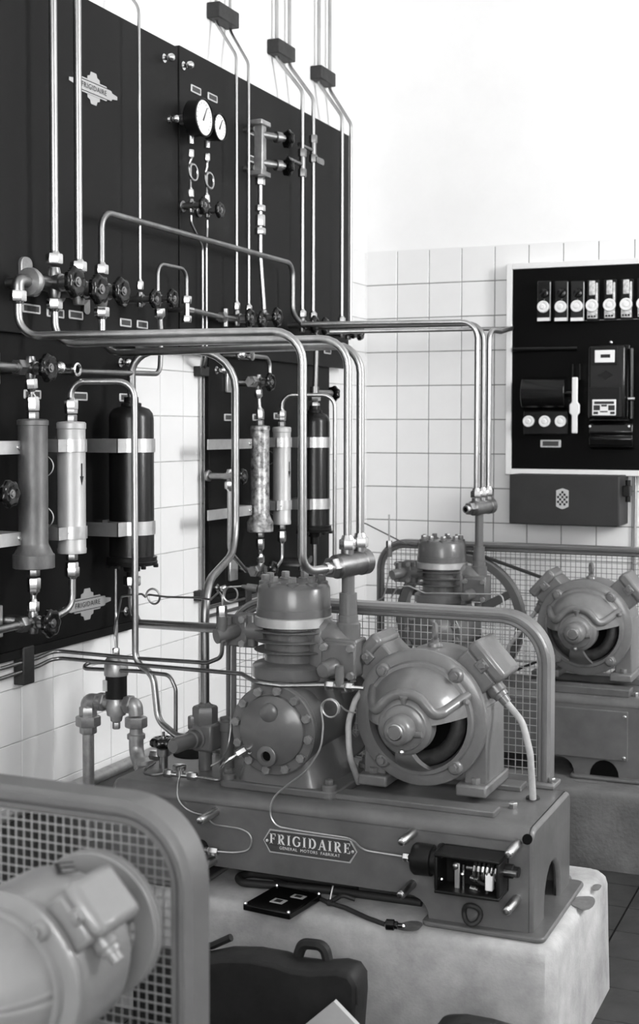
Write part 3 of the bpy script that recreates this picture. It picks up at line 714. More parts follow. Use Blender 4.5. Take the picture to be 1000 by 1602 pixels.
emblem('pale stepped emblem lettered low on the near lower panel', FA, 136, 945, .62)
for px, py, X, lab in ((265, 90, FU, 'bright dome nut at the top edge of the emblem panel'), (295, 102, FU, 'bright dome nut at the top edge of the gauge panel'), (197, 567, FA, 'dome nut near the top right of the near lower panel'), (205, 957, FA, 'dome nut at the bottom right of the near lower panel'),
                      (346, 579, FB, 'dome nut at the top left of the far lower panel'), (347, 920, FB, 'dome nut at the bottom left of the far lower panel'), (273, 186, FU, 'bright dome nut beside the large gauge')):
    c = PX(px, py, X+.02); t = thing('dome_nut', lab, 'nut', (X, c.y, c.z), 'panel fixing nuts')
    MB().lathe((X-.001, c.y, c.z), X_, [(0, .014), (.004, .014), (.005, .007), (.02, .007)], 14).build('stud', 'nickel', t)
    MB().lathe((X+.018, c.y, c.z), X_, [(0, .010), (.003, .0125), (.014, .012), (.019, .008), (.021, .001)], 16).build('nut_cap', 'nickel', t)
cards = [(FU, 306, 141, .034, 'name card holder above the large gauge'), (FU, 332, 153, .034, 'name card holder above the small gauge'),
 (FU, 48, 483, .058, 'leftmost name card holder under the three large valves'), (FU, 86, 490, .058, 'middle name card holder under the three large valves'), (FU, 118, 493, .05, 'third name card holder under the three large valves'),
 (FU, 196, 505, .045, 'left of the two name card holders under the small valves'), (FU, 222, 508, .045, 'right of the two name card holders under the small valves'),
 (FU, 394, 206, .04, 'upper name card holder beside the vertical regulator bar'), (FU, 394, 249, .04, 'lower name card holder beside the vertical regulator bar'),
 (FU, 512, 549, .05, 'name card holder at the bottom edge of the gauge panel'),
 (FA, 50, 617, .055, 'name card holder above the dark near drier'), (FA, 124, 620, .055, 'name card holder above the pale near drier'), (FA, 196, 622, .05, 'name card holder above the near black tank'),
 (FB, 357, 653, .045, 'name card holder left of the flaked drier'), (FB, 401, 653, .045, 'name card holder behind the pipe over the flaked drier'), (FB, 433, 651, .04, 'name card holder above the far pale drier')]
for X, px, py, w_, lab in cards: card(X, px, py, w_*(2. if 'gauge' in lab and X == FU and py < 200 else 1.42), .025, lab)

# ------------------------------------------------------------------ clamp blocks and the paired pipes coming down the wall
def clampblk(label, c, size):
    o = MB().box(c, size).build('clamp_block', 'clamp_block', origin=(c[0], c[1], c[2]-size[2]/2), bev=.004); return tag(o, label, 'clamp', 'pipe clamp blocks')
XP = .115
pairs = [((338, 360), (352, 25), (370, 389), (484, 488), .0055, 'slim'), ((433, 453), (443, 80), (473, 490), (496, 499), .0075, 'medium'), ((499, 516), (508, 120), (535, 549), (506, 520), .0075, 'far')]
ends = {}
for i, (top, cl, low, bot, r, nm) in enumerate(pairs):
    c = PX(cl[0], cl[1], .03)
    clampblk(['dark clamp block high on the wall, leftmost of three', 'dark clamp block high on the wall, middle of three', 'dark clamp block high on the wall, nearest the corner'][i], (.026, c.y-.005, c.z), (.05, .15, .055))
    for k in range(2):
        a = PX(top[k], cl[1]-6, .022); lowp = PX(low[k], 300, XP); yy = a.y
        end = rowz(lowp, bot[k])
        pts = [V((.022, yy, 3.99)), V((.022, yy, c.z-.035)), V((XP, lowp.y, rowz(lowp, cl[1]+62+12*k).z)), V((XP, lowp.y, end.z))]
        lab = [['slim pipe left of the pair from the leftmost clamp block', 'slim pipe right of the pair from the leftmost clamp block'], ['pipe left of the pair from the middle clamp block', 'pipe right of the pair from the middle clamp block'], ['pipe left of the pair from the clamp nearest the corner', 'pipe at the panel edge from the clamp nearest the corner']][i][k]
        pipe(lab, pts, r, .05, group='pipes coming down from the ceiling', nuts=(-1,)); ends[(i, k)] = pts[-1]

# thick risers at the left
RV = {}
for key, top, low, r, lab in (('a', (81, 0), (85, 412), .0112, 'thick pale pipe rising from the first large valve'), ('b', (119, 0), (123, 424), .0112, 'thick pale pipe rising from the second large valve')):
    b = PX(low[0], low[1], .13); RV[key] = b
    pipe(lab, [V((.13, b.y, 3.98)), b+Z_*.0], r, material='copper', group='thick pipes rising to the ceiling', nuts=(-1,))
b = PX(219, 452, .12); RV['d'] = b
q = rowz(b, 12)
pipe('thin capillary line rising across the emblem panel to the ceiling', [V((.02, b.y+.02, 3.98)), V((.02, b.y+.02, q.z+.12)), q, b], .0048, .06, nuts=(-1,))
# crossing pipe that arches from the third valve over the panel to the right
c0 = PX(159, 428, .13); RV['c'] = c0; zt = rowz(c0, 330).z
c1 = PZ(455, 398, zt); c1 = V((.125, PX(458, 420, .125).y, zt)); c2 = rowz(c1, 492)
pipe('long pipe arching from the third valve across both upper panels', [c0, V((c0.x, c0.y, zt)), c1, c2, c2+V((.01, .06, -.03))], .0095, .05, 'copper_dull', nuts=(0,))

# ------------------------------------------------------------------ valve bank on the upper panels
VB = []
for key, lab, R in (('a', 'first large valve with black handwheel on the upper panel', .041), ('b', 'second large valve with black handwheel on the upper panel', .041), ('c', 'third large valve with black handwheel on the upper panel', .038)):
    p = RV[key]-Z_*.052; VB.append(p); wall_valve(lab, p, FU, R, .062, .024)
# bracket and elbow at the far left of the bank
e = PX(47, 441, .13); t = thing('pipe_flange', 'round flanged elbow with bracket at the left end of the valve bank', 'pipe fitting', (FU, e.y, e.z))
MB().lathe((.13, e.y-.012, e.z), Y_, [(0, .022), (.002, .036), (.014, .038), (.016, .034), (.03, .032), (.032, .02), (.05, .018)], 28).build('flange', 'galvanised', t)
cb0 = PX(30, 420, FU); MB().prism(rrect(.05, .085, .02), (FU-.0005, cb0.y+.02, cb0.z-.01), Y_, Z_, V((.012, 0, 0))).build('bracket', 'galvanised', t, bev=.002)
MB().cyl((FU, e.y, e.z), (.13, e.y, e.z), .014).build('stand_off', 'brass_dull', t)
g = PX(28, 456, .13); MB().tube([V((.13, e.y, e.z)), V((.13, g.y, e.z)), g], .0165, .02, 14).build('elbow', 'brass_dull', t)
VB0 = g
# manifold joining the large valves
o = MB().cyl((.125, e.y+.03, VB[0].z-.0), (.115, VB[2].y+.03, VB[2].z-.0), .016).build('manifold_pipe', 'brass_dull', origin=(.115, e.y, VB[0].z-.016)); tag(o, 'short horizontal manifold joining the three large valves', 'pipe')
for px, py, lab in ((133, 478, 'small bracket under the second large valve'),):
    c = PX(px, py, FU); t = MB().prism(rrect(.03, .05, .012), (FU-.0005, c.y, c.z), Y_, Z_, V((.008, 0, 0))).build('bracket', 'brass_dull', origin=(FU, c.y, c.z-.02)); tag(t, lab, 'bracket')
# small valves
p4 = RV['d']-Z_*.032; wall_valve('small black valve at the foot of the capillary line', p4, FU, .028, .05, .013)
p5 = PX(247, 468, .12); wall_valve('small black valve below the little pipe loop', p5, FU, .028, .05, .013)
tee = PX(292, 484, .125); t = thing('pipe_tee', 'small pipe tee at the right foot of the little loop', 'pipe fitting', (.125, tee.y, tee.z-.03))
MB().cyl(tee-Z_*.025, tee+Z_*.025, .010, n=14).build('tee_body', 'nickel', t); MB().cyl(tee, tee+Y_*.035, .010, n=14).build('tee_branch', 'nickel', t)
MB().hexn(tee+Z_*.018, Z_, .016, .024).build('union_nut', 'nickel', t); MB().hexn(tee-Z_*.042, Z_, .016, .022).build('union_nut', 'nickel', t)
MB().cyl((FU, tee.y, tee.z), tee, .008, n=12).build('mounting_stud', 'brass_dull', t)
zl = rowz(PX(270, 420, .12), 417).z
pipe('little arched pipe loop between the small valve and the tee', [p5+Z_*.025, V((.12, p5.y, zl)), V((.125, tee.y, zl)), tee+Z_*.04], .0062, .035, 'copper_dull')
p6 = PX(352, 497, .12)
pipe('short level pipe between the tee and the middle valves', [tee+Y_*.03, V((.12, p6.y-.03, p6.z))], .0085, .02, 'brass_dull')
for (i, k), lab in (((0, 0), 'valve at the foot of the left slim pipe'), ((0, 1), 'valve at the foot of the right slim pipe'), ((1, 0), 'dark valve at the foot of the left middle pipe'), ((1, 1), 'dark valve at the foot of the right middle pipe'), ((2, 0), 'dark valve at the foot of the pipe nearest the corner')):
    wall_valve(lab, ends[(i, k)]-Z_*.03, FU, .033 if i else .03, .05, .016, flange=False)
o = MB().cyl((.11, p6.y-.03, p6.z), (.11, ends[(0, 1)].y+.05, ends[(0, 1)].z-.03), .011).build('manifold_pipe', 'brass_dull', origin=(.11, p6.y, p6.z)); tag(o, 'short brass manifold joining the middle valves', 'pipe')
t = thing('pipe_cross', 'brass pipe cross left of the middle valves', 'pipe fitting', (.12, p6.y, p6.z-.03)); MB().cyl(p6-Z_*.03, p6+Z_*.03, .011).build('cross_body', 'brass_dull', t); MB().hexn(p6-Y_*.03, Y_, .019, .024).build('union_nut', 'brass_dull', t); MB().cyl((FU, p6.y, p6.z), p6, .008, n=12).build('mounting_stud', 'brass_dull', t)
p8 = PX(413, 497, .12); wall_valve('dark valve at the foot of the regulator pipe', p8, FU, .033, .05, .016, flange=False)

# ------------------------------------------------------------------ gauges with pigtails
def gauge(label, px, py, r, X0=FU, dx=.085):
    c = PX(px, py, X0+dx); t = thing('pressure_gauge', label, 'gauge', (X0, c.y, c.z-r), 'pressure gauges')
    MB().lathe((X0+.03, c.y, c.z), X_, [(0, r*.3), (.001, r*.55), (.006, r*.9), (.01, r*.96), (dx-.036, r*.96), (dx-.036, r*1.03), (dx-.029, r*1.03), (dx-.027, r*.97), (dx-.029, r*.93)], 32, cap=False).build('gauge_case', 'black_paint', t)
    MB().cyl((X0-.001, c.y, c.z), (X0+.034, c.y, c.z), r*.3).build('gauge_stud', 'steel', t)
    MB().lathe((X0+dx-.006, c.y, c.z), X_, [(0, r*.935), (.004, r*.935)], 32).build('dial', 'dial', t, smooth=20)
    d = MB()
    for k in range(15):
        a = math.radians(225-k*270/14); u = V((0, math.cos(a), math.sin(a))); d.prism([(-.0008, r*.7), (.0008, r*.7), (.0008, r*.82), (-.0008, r*.82)], (X0+dx-.0018, c.y, c.z), V((0, -u.z, u.y)), u, V((.0004, 0, 0)))
    o = d.build('scale_marks', 'ink', t, smooth=0); o['kind'] = 'stuff'
    a = math.radians(60); u = V((0, math.cos(a), math.sin(a))); MB().prism([(-.003, -r*.2), (.003, -r*.2), (.0008, r*.68), (-.0008, r*.68)], (X0+dx-.0012, c.y, c.z), V((0, -u.z, u.y)), u, V((.001, 0, 0))).build('needle', 'ink', t, smooth=0)
    MB().cyl((X0+dx-.05, c.y, c.z-r*.9), (X0+dx-.05, c.y, c.z-r-.02), .010, n=12).build('gauge_stem', 'nickel', t)
    return t, V((X0+dx-.05, c.y, c.z-r-.02))
gA = gauge('large white faced pressure gauge on the upper panel', 320, 184, .060)
gB = gauge('smaller pressure gauge beside the large one', 345, 199, .044)
vpair = []
for (t, s), px, rows, lab1, lab2 in ((gA, 308, (225, 250, 270, 303, 322), 'coiled gauge line under the large gauge', 'small black valve under the large gauge'), (gB, 337, (222, 262, 283, 312, 330), 'coiled gauge line under the smaller gauge', 'small black valve under the smaller gauge')):
    s0 = V((s.x, s.y, s.z)); X = s.x; zc = rowz(s0, rows[2]).z; zv = rowz(s0, rows[4]).z; zm = rowz(s0, rows[1]).z
    pts = [s0-Z_*.02, V((X, s.y, zm))]
    R = .026
    for k in range(22): a = PI/2+2*PI*1.12*k/21; pts.append(V((X+.012*math.sin(k/21*PI)-.006+.012*k/21, s.y+R*math.cos(a)*.8, zc+R*1.0*math.sin(a))))
    pts += [V((X, s.y-.004, zc-R-.02)), V((X, s.y, zv+.03))]
    pipe(lab1, pts, .0042, .008, group='coiled gauge lines', nuts=(0, -1), n=8)
    v = V((X, s.y, zv)); wall_valve(lab2, v, FU, .026, .045, .013, group='gauge valves'); vpair.append(v)
# pair of thin lines running down from the gauge valves, over the white tiles
y0 = PX(320, 430, .085).y
for k, v in enumerate(vpair):
    yy = PX(317+6*k, 430, .085).y; yw = PX(315+6*k, 700, .016).y
    zb = rowz(V((.085, yy, 0)), 500).z
    pipe(['left thin line running down from the gauge valves', 'right thin line running down from the gauge valves'][k], [v-Z_*.03, V((v.x, v.y, v.z-.055)), V((.085, yy, v.z-.12)), V((.085, yy, 1.72)), V((.014, yw, 1.66)), V((.014, yw, .92)), V((.014, yw, .5))], .0042, .03, group='thin gauge lines')
for py, lab in ((581, 'dark clamp block on the white tiles below the upper panel'), (931, 'dark clamp block low on the white tiles')):
    c = PX(314, py, .016); clampblk(lab, (.018, c.y, c.z), (.034, .062, .034))

# ------------------------------------------------------------------ regulator bar with two valves
a = PX(413, 193, .13); b_ = rowz(a, 272); mid = (a+b_)/2
t = thing('regulator_bar', 'upright flat regulator bar with two black side valves', 'regulator', (FU, a.y, b_.z))
MB().box((.115, a.y, mid.z), (.035, .034, a.z-b_.z)).build('bar', 'galvanised', t, bev=.004)
for z in (a.z, b_.z): MB().box((.115, a.y, z), (.05, .075, .018)).build('end_plate', 'galvanised', t, bev=.003)
for z in (a.z-.02, b_.z+.02): MB().cyl((FU-.001, a.y-.015, z), (.1, a.y-.015, z), .010).build('stand_off', 'steel', t)
for f in (.22, .78):
    z = a.z+(b_.z-a.z)*f; MB().lathe((.12, a.y, z), V((.55, 1, 0)), [(0, .014), (.06, .013), (.062, .02), (.085, .02), (.09, .012), (.1, .012)], 16).build('side_valve', 'brass_dull', t)
    handwheel(t, V((.12, a.y, z))+V((.55, 1, 0)).normalized()*.115, V((.55, 1, 0)), .032)
# sight glass and pipe below the regulator
o = pipe('jointed pipe running down from the regulator bar', [V((.115, a.y, b_.z-.008)), V((.115, a.y, rowz(a, 400).z)), p8+Z_*.03], .0085, .03, group=None)
for py, h, r in ((283, .03, .018), (326, .022, .019), (345, .04, .018), (362, .024, .02)):
    z = rowz(V((.115, a.y, 0)), py).z; MB().hexn((.115, a.y, z-h/2), Z_, r, h).build('union_nut', 'nickel', o)
# fittings along the middle pair
for (i, k), py, lab in (((1, 0), 258, 'union nuts halfway down the left middle pipe'), ((1, 1), 236, 'union nuts halfway down the right middle pipe')):
    e_ = ends[(i, k)]; z = rowz(V((XP, e_.y, 0)), py).z; t = thing('union_fitting', lab, 'pipe fitting', (XP, e_.y, z-.05), 'unions on the middle pipes')
    for dz in (-.045, .03): MB().hexn((XP, e_.y, z+dz), Z_, .0165, .03).build('union_nut', 'brass_dull', t)
    MB().cyl((XP, e_.y, z-.04), (XP, e_.y, z+.05), .012).build('union_body', 'brass_dull', t)
    MB().cyl((XP, e_.y, z), (XP-.02, e_.y-.09, z+.01), .008).build('side_branch', 'brass_dull', t)
    if k == 1: MB().prism(rrect(.075, .024, .011), (XP+.01, e_.y+.03, z-.035), Y_, Z_, V((.008, 0, 0))).build('lever', 'brass_dull', t)

# ------------------------------------------------------------------ bundle to the middle compressor
zr = PX(70, 530, .13).z
qv = hm_end-hm_ax*.085; qv.z = 0
pipe('foremost bent pipe of the bundle, entering the side of the middle header', [VB0, V((VB0.x, VB0.y, zr)), V((qv.x, qv.y, zr)), V((qv.x, qv.y, hm_end.z-.002)), hm_end+hm_ax*.004], .0108, .075, 'copper', group='bundle of bent pipes to the middle compressor', nuts=(0,), n=16)
for k, (src, lab) in enumerate(((VB[0], 'second pipe of the bundle, dropping to the front port of the middle header'), (VB[2], 'third pipe of the bundle, dropping to the rear port of the middle header'))):
    P = hm_ports[k]; z = zr-.010-.014*k; s = V((src.x, src.y, src.z-.045))
    pipe(lab, [s, V((s.x, s.y, z)), V((P.x, P.y, z)), P], .0105, .07, 'copper', group='bundle of bent pipes to the middle compressor', nuts=(0,), n=16)
# bundle to the rear compressor
for k, (src, lab) in enumerate((((1, 0), 'front pipe of the bundle crossing the tiles to the rear header'), ((1, 1), 'middle pipe of the bundle crossing the tiles to the rear header'))):
    P = hb_ports[k]; e_ = ends[src]; z = PX(470, 507+2*k, .14).z
    pipe(lab, [V((.14, e_.y-.06, z)), V((P.x, P.y, z)), P], .0098, .06, 'copper_dull' if k else 'copper', group='bent pipes to the rear compressor', n=14)
P = hb_ports[2]; z = PX(520, 522, .14).z
pipe('lower level pipe crossing the tiles towards the electrical board', [V((.14, ends[(2, 0)].y-.25, z)), PY(800, 514, -.06)], .0085, .04, 'copper_dull')
zt3 = rowz(P, 516).z; pipe('right hand pipe of the rear header bending towards the board', [P, V((P.x, P.y, zt3)), V((P.x+.015, P.y+.1, zt3)), V((PY(800, 514, -.07).x, -.07, PY(800, 514, -.07).z))], .0098, .04, 'copper', group='bent pipes to the rear compressor', n=14)
wall_valve('dark valve in the corner under the crossing pipes', PX(545, 520, .12), FU, .034, .05, .018, flange=False)

# ------------------------------------------------------------------ driers, tanks and valves on the lower panels
def strap(parent, c, r, z, h=.034, bar=None, X0=FA):
    MB().lathe((c.x, c.y, z-h/2), Z_, [(0, r+.0005), (0, r+.004), (h, r+.004), (h, r+.0005)], 32, cap=False).build('strap', 'strap', parent)
    MB().bb((X0-.001, c.y-.02, z-h/2), (c.x-r+.004, c.y+.02, z+h/2)).build('strap_bracket', 'strap', parent, smooth=0)
    if bar:
        y1 = c.y-r*.55; xb = c.x+r*.35
        b = MB().bb((xb-.0035, y1-bar, z-h/2), (xb+.0005, y1, z+h/2)).build('strap_tail', 'strap', parent, smooth=0)
        MB().bb((X0-.001, y1-bar, z-h/2), (xb, y1-bar+.004, z+h/2)).build('strap_leg', 'strap', parent, smooth=0)
        MB().lathe((xb+.0005, y1-.012, z), X_, [(0, .007), (.003, .006), (.004, .001)], 10).build('strap_screw', 'nickel', parent)
def drier(label, px, top, bot, r, material, X=.13, X0=FA, flange=False, straps=(), bar=None, pxb=None, group='liquid line driers on the lower panels'):
    c = PX(px, (top+bot)/2, X); z1 = rowz(c, top).z; z0 = rowz(c, bot).z
    t = thing('drier', label, 'drier', (c.x, c.y, z0), group); h = z1-z0
    prof = [(0, r*.7), (0, r*1.02), (.012, r*1.04), (.016, r), (h-.02, r), (h-.018, r*1.05), (h-.004, r*1.05), (h, r*.95), (h+.002, r*.3)]
    if flange: prof = [(0, r*1.3), (.002, r*1.42), (.036, r*1.42), (.040, r*1.3), (.062, r*1.03), (.066, r), (h-.016, r), (h-.015, r*1.06), (h-.003, r*1.06), (h, r*.95), (h+.002, r*.3)]
    MB().lathe((c.x, c.y, z0), Z_, prof, 36).build('drier_shell', material, t)
    for z, s in ((z1, 1), (z0, -1)):
        MB().hexn((c.x, c.y, z-.002 if s > 0 else z-.02), Z_, r*.42, .022).build('end_nut', 'brass_dull', t)
        MB().hexn((c.x, c.y, z+.022 if s > 0 else z-.055), Z_, r*.46, .03).build('flare_nut', 'nickel', t)
    for py in straps: strap(t, c, r, rowz(c+X_*r, py).z, bar=bar, X0=X0)
    return t, V((c.x, c.y, z1+.045)), V((c.x, c.y, z0-.05)), c
d1, d1t, d1b, d1c = drier('dark tall drier with wide bottom flange on the near lower panel', 52, 656, 889, .0385, 'drier_dark', flange=True)
MB_ = None
d2, d2t, d2b, d2c = drier('pale grey drier with an arrow on the near lower panel', 112, 660, 865, .0385, 'drier_light', straps=(697, 833), bar=.06)
# arrow printed on the pale drier
ang = -.35
for dz, hh in ((.0, .03),):
    cc = V((d2c.x, d2c.y, rowz(d2c+X_*.03, 742).z)); u = V((-math.sin(ang), math.cos(ang), 0)); nn = V((math.cos(ang), math.sin(ang), 0))
    arr = MB().prism([(-.002, .03), (.002, .03), (.002, -.005), (.006, -.005), (0, -.03), (-.006, -.005), (-.002, -.005)], cc+nn*.0385+u*.006, u, Z_, nn*.0006); arr.build('arrow_mark', 'ink', d2, smooth=0)
def tank(label, px, top, bot, r, X=.125, X0=FA, straps=(), bar=.06):
    c = PX(px, (top+bot)/2, X); z1 = rowz(c, top).z; z0 = rowz(c, bot).z; h = z1-z0
    t = thing('receiver_tank', label, 'tank', (c.x, c.y, z0), 'black receiver tanks')
    MB().lathe((c.x, c.y, z0), Z_, [(0, r*1.0), (.002, r*1.13), (.012, r*1.15), (.014, r*1.12), (.026, r*1.13), (.028, r*1.01), (.034, r), (h-.035, r), (h-.02, r*.95), (h-.007, r*.8), (h, r*.5), (h+.002, r*.2)], 40).build('tank_shell', 'tank_black', t)
    MB().lathe((c.x, c.y, z1-.002), Z_, [(0, .03), (.012, .03), (.014, .022), (.03, .021)], 20).build('tank_neck', 'black_paint', t)
    MB().lathe((c.x, c.y, z0+.002), -Z_, [(0, .026), (.02, .024), (.022, .016), (.05, .016)], 18).build('tank_outlet', 'black_paint', t)
    for k in range(6):
        a = 2*PI*(k+.5)/6; bolt(t, (c.x+r*1.06*math.cos(a), c.y+r*1.06*math.sin(a), z0+.003), -Z_, .008, .010, 'black_paint')
    for py in straps: strap(t, c, r, rowz(c+X_*r, py).z, .040, bar=bar, X0=X0)
    return t, V((c.x, c.y, z1+.026)), V((c.x, c.y, z0-.045)), c
k1, k1t, k1b, k1c = tank('black receiver tank at the edge of the near lower panel', 206, 636, 884, .066, straps=(697, 826), bar=.075)
d3, d3t, d3b, d3c = drier('flaked metal drier with bottom flange on the far lower panel', 407, 666, 832, .033, 'drier_flaked', X0=FB, flange=True)
d4, d4t, d4b, d4c = drier('pale grey drier on the far lower panel', 441, 668, 820, .033, 'drier_light', X0=FB, straps=(692, 790), bar=.05)
ang = -.35; u = V((-math.sin(ang), math.cos(ang), 0)); nn = V((math.cos(ang), math.sin(ang), 0)); cc = V((d4c.x, d4c.y, rowz(d4c+X_*.03, 735).z))
MB().prism([(-.002, .03), (.002, .03), (.002, -.005), (.006, -.005), (0, -.03), (-.006, -.005), (-.002, -.005)], cc+nn*.033+u*.006, u, Z_, nn*.0006).build('arrow_mark', 'ink', d4, smooth=0)
k2, k2t, k2b, k2c = tank('black receiver tank at the edge of the far lower panel', 492, 646, 832, .060, X0=FB, straps=(692, 788), bar=.06)
# flat straps holding the dark driers at the left, spring clips between the driers
for px0, px1, py, X0, c, lab in ((2, 34, 700, FA, d1c, 'upper flat strap left of the dark near drier'), (2, 36, 842, FA, d1c, 'lower flat strap left of the dark near drier'), (352, 394, 694, FB, d3c, 'upper flat strap left of the flaked drier'), (352, 394, 798, FB, d3c, 'lower flat strap left of the flaked drier')):
    a = PX(px0, py, .115); b = PX(px1, py, .115); z = b.z
    t = thing('flat_strap', lab, 'strap', (X0, (a.y+b.y)/2, z-.017), 'flat straps beside the driers')
    MB().bb((.112, a.y-.12, z-.017), (.116, b.y, z+.017)).build('strap_bar', 'strap', t, smooth=0)
    MB().bb((X0-.001, b.y-.004, z-.017), (.113, b.y, z+.017)).build('strap_leg', 'strap', t, smooth=0)
    MB().lathe((.116, b.y-.014, z), X_, [(0, .007), (.003, .006), (.004, .001)], 10).build('strap_screw', 'nickel', t)
for px, py, X0, lab in ((80, 729, FA, 'upper curved clip between the near driers'), (80, 809, FA, 'lower curved clip between the near driers'), (427, 716, FB, 'upper curved clip between the far driers'), (427, 812, FB, 'lower curved clip between the far driers')):
    c = PX(px, py, .09); R = .036 if X0 == FA and px < 100 else .03; pts = []
    mb = MB(); rings = []
    for k in range(13):
        a = -1.45+2.9*k/12; p = V((c.x-.03, c.y-.03, c.z))+V((.04*math.cos(a), .04*math.cos(a)*.6, R*math.sin(a))); rings.append([p+V((-.004, .006, 0)), p+V((.006, -.008, 0)), p+V((.008, -.006, 0)), p+V((-.002, .008, 0))])
    mb.loft(rings); o = mb.build('spring_clip', 'strap', origin=(X0, c.y, c.z-R)); tag(o, lab, 'clip', 'curved spring clips')

# near panel: valve at the top left, sight fittings and pipe
def angle_valve(label, p, face, R, dx, plate=True, group='shut-off valves on the panels', br=.018, platesize=(.075, .085)):
    t = wall_valve(label, p, face, R, dx, br, group=group, flange=not plate)
    if plate: MB().box((face+.006, p.y-.055, p.z), (.012, platesize[0], platesize[1])).build('mounting_plate', 'strap', t, bev=.003)
    MB().cyl(p-Y_*.005, p-Y_*.07, .014, n=14).build('side_port', 'brass_dull', t); MB().hexn(p-Y_*.062, Y_, .022, .026).build('union_nut', 'brass_dull', t)
    return t
va = PX(48, 576, .13); angle_valve('valve with black handwheel at the top of the near lower panel', va, FA, .036, .052)
pipe('short pipe leading left from the top valve of the near panel', [va-Y_*.06, va-Y_*.6], .011, .03, 'copper_dull')
pipe('short pipe between the top valve and the dark near drier', [va-Z_*.03, d1t-Z_*.01], .008, .02, nuts=(0, -1))
f1 = PX(97, 575, .13); f2 = PX(121, 578, .15)
t = thing('sight_fitting', 'pair of round sight fittings beside the top valve of the near panel', 'pipe fitting', (FA, f1.y, f1.z-.015))
MB().cyl((.115, va.y+.02, f1.z), (.115, f2.y, f1.z-.004), .009).build('fitting_pipe', 'brass_dull', t)
MB().ball((.122, f1.y, f1.z), .018, 14).build('round_joint', 'nickel', t)
MB().lathe((.10, f2.y, f2.z), X_, [(0, .014), (.035, .017), (.04, .019), (.052, .019), (.054, .014), (.050, .010)], 20).build('sight_ring', 'nickel', t)
MB().lathe((.148, f2.y, f2.z), X_, [(0, .010), (.003, .010)], 14).build('sight_lens', 'inside_shade', t)
z_ = f2.z-.004; pe = PX(250, 586, .13); zc_ = rowz(V((.13, pe.y, 0)), 585).z
pipe('level pipe from the sight fittings turning up past the tank', [V((.125, f2.y+.012, z_)), V((.13, pe.y, zc_)), V((.12, p5.y+.02, zc_+.12)), p5-Z_*.03+Y_*.01], .0078, .035, 'copper_dull', nuts=(-1,))
# near panel: bottom valve
vb_ = PX(52, 973, .13); angle_valve('valve with black handwheel at the bottom of the near lower panel', vb_, FA, .036, .052)
pipe('short pipe between the dark near drier and the bottom valve', [d1b+Z_*.01, vb_+Z_*.03], .0075, .02, nuts=(0, -1))
pipe('short pipe leading left from the bottom valve of the near panel', [vb_-Y_*.06, vb_-Y_*.6], .011, .03, 'copper_dull')
q = PX(112, 935, .13)
pipe('pipe bending from the pale near drier down to the bottom valve', [d2b+Z_*.01, V((.13, d2b.y, rowz(d2b, 950).z)), PX(84, 966, .12)], .0098, .045, 'copper', nuts=(0,))
vl = PX(-12, 772, .13); wall_valve('black handwheel valve at the left picture edge of the near panel', vl, FA, .034, .05, .018)

# near panel to the machine: pale drier over the tank and down to the liquid valve
VL = PZ(300, 1160, BZ+.03); VL.z = 0
s = d2t; zt = rowz(s, 597).z; e1 = PZ(210, 597, zt)
A0 = V((e1.x, e1.y, zt)); lowA = rowz(A0, 1035); tgt = PY(292, 1153, -2.5)
pipe('long pipe arching from the pale near drier and dropping to the floor valve', [s-Z_*.01, V((s.x, s.y, zt)), A0, lowA, lowA+(tgt-lowA)*.36+Z_*.035, V((lowA.x+(tgt.x-lowA.x)*.45, lowA.y+(tgt.y-lowA.y)*.45, tgt.z+.03)), tgt+V((-.03, .0, 0)), tgt], .0092, .045, 'copper', nuts=(0,), n=14)
# tank neck, hooped pipe over to the base
s = k1t; zt = rowz(s, 549).z; e2 = PZ(368, 550, zt); base_t = PY(321, 1112, -2.47)
B0 = V((e2.x, e2.y, zt)); lb = rowz(B0, 862); up = rowz(base_t, 915)
pipe('hooped pipe from the near tank down to the hexagon union on the base', [s-Z_*.01, V((s.x, s.y, zt)), B0, lb, up, base_t], .0115, .11, 'copper_dull', nuts=(), n=16)
# large suction pipe from the tank bottom to the compressor valve
lvp = OC+V((-.172, -.115, .375))
z = rowz(k1b, 975).z
pipe('thick dull pipe from the tank bottom to the left compressor valve', [k1b+Z_*.01, V((k1b.x, k1b.y, z)), PY(345, 983, -2.575)], .0128, .06, 'copper_dull', nuts=(0,), n=16)

# far panel
va2 = PX(404, 598, .125); angle_valve('valve with black handwheel at the top of the far lower panel', va2, FB, .032, .045, br=.016, platesize=(.06, .075))
pipe('short pipe between the top valve and the flaked drier', [va2-Z_*.028, d3t-Z_*.01], .007, .02, nuts=(0, -1))
f3 = PX(389, 556, .13); t = thing('sight_fitting', 'pair of round sight fittings at the top of the far panel', 'pipe fitting', (FB, f3.y, f3.z-.015))
MB().cyl((FB, f3.y-.05, f3.z), (.125, f3.y-.05, f3.z), .008).build('mounting_stud', 'brass_dull', t); MB().ball((.125, f3.y-.05, f3.z), .018, 14).build('round_joint', 'nickel', t); MB().cyl((.125, f3.y-.05, f3.z), (.125, f3.y, f3.z), .008).build('fitting_pipe', 'brass_dull', t)
MB().lathe((.10, f3.y, f3.z), X_, [(0, .014), (.03, .017), (.035, .019), (.045, .019), (.046, .010)], 18).build('sight_ring', 'nickel', t)
pz = PX(422, 562, .13)
pipe('short pipe curving from the far sight fittings to the top valve', [V((.12, f3.y+.01, f3.z)), V((.13, pz.y, f3.z)), V((.13, pz.y, va2.z+.02))], .0078, .035)
s = d4t; zt = rowz(s, 618).z; e3 = PZ(524, 618, zt); E3 = V((e3.x, e3.y, zt))
pipe('arched pipe from the far pale drier down behind the header', [s-Z_*.01, V((s.x, s.y, zt)), E3, rowz(E3, 900)], .0075, .045, 'copper', nuts=(0,))
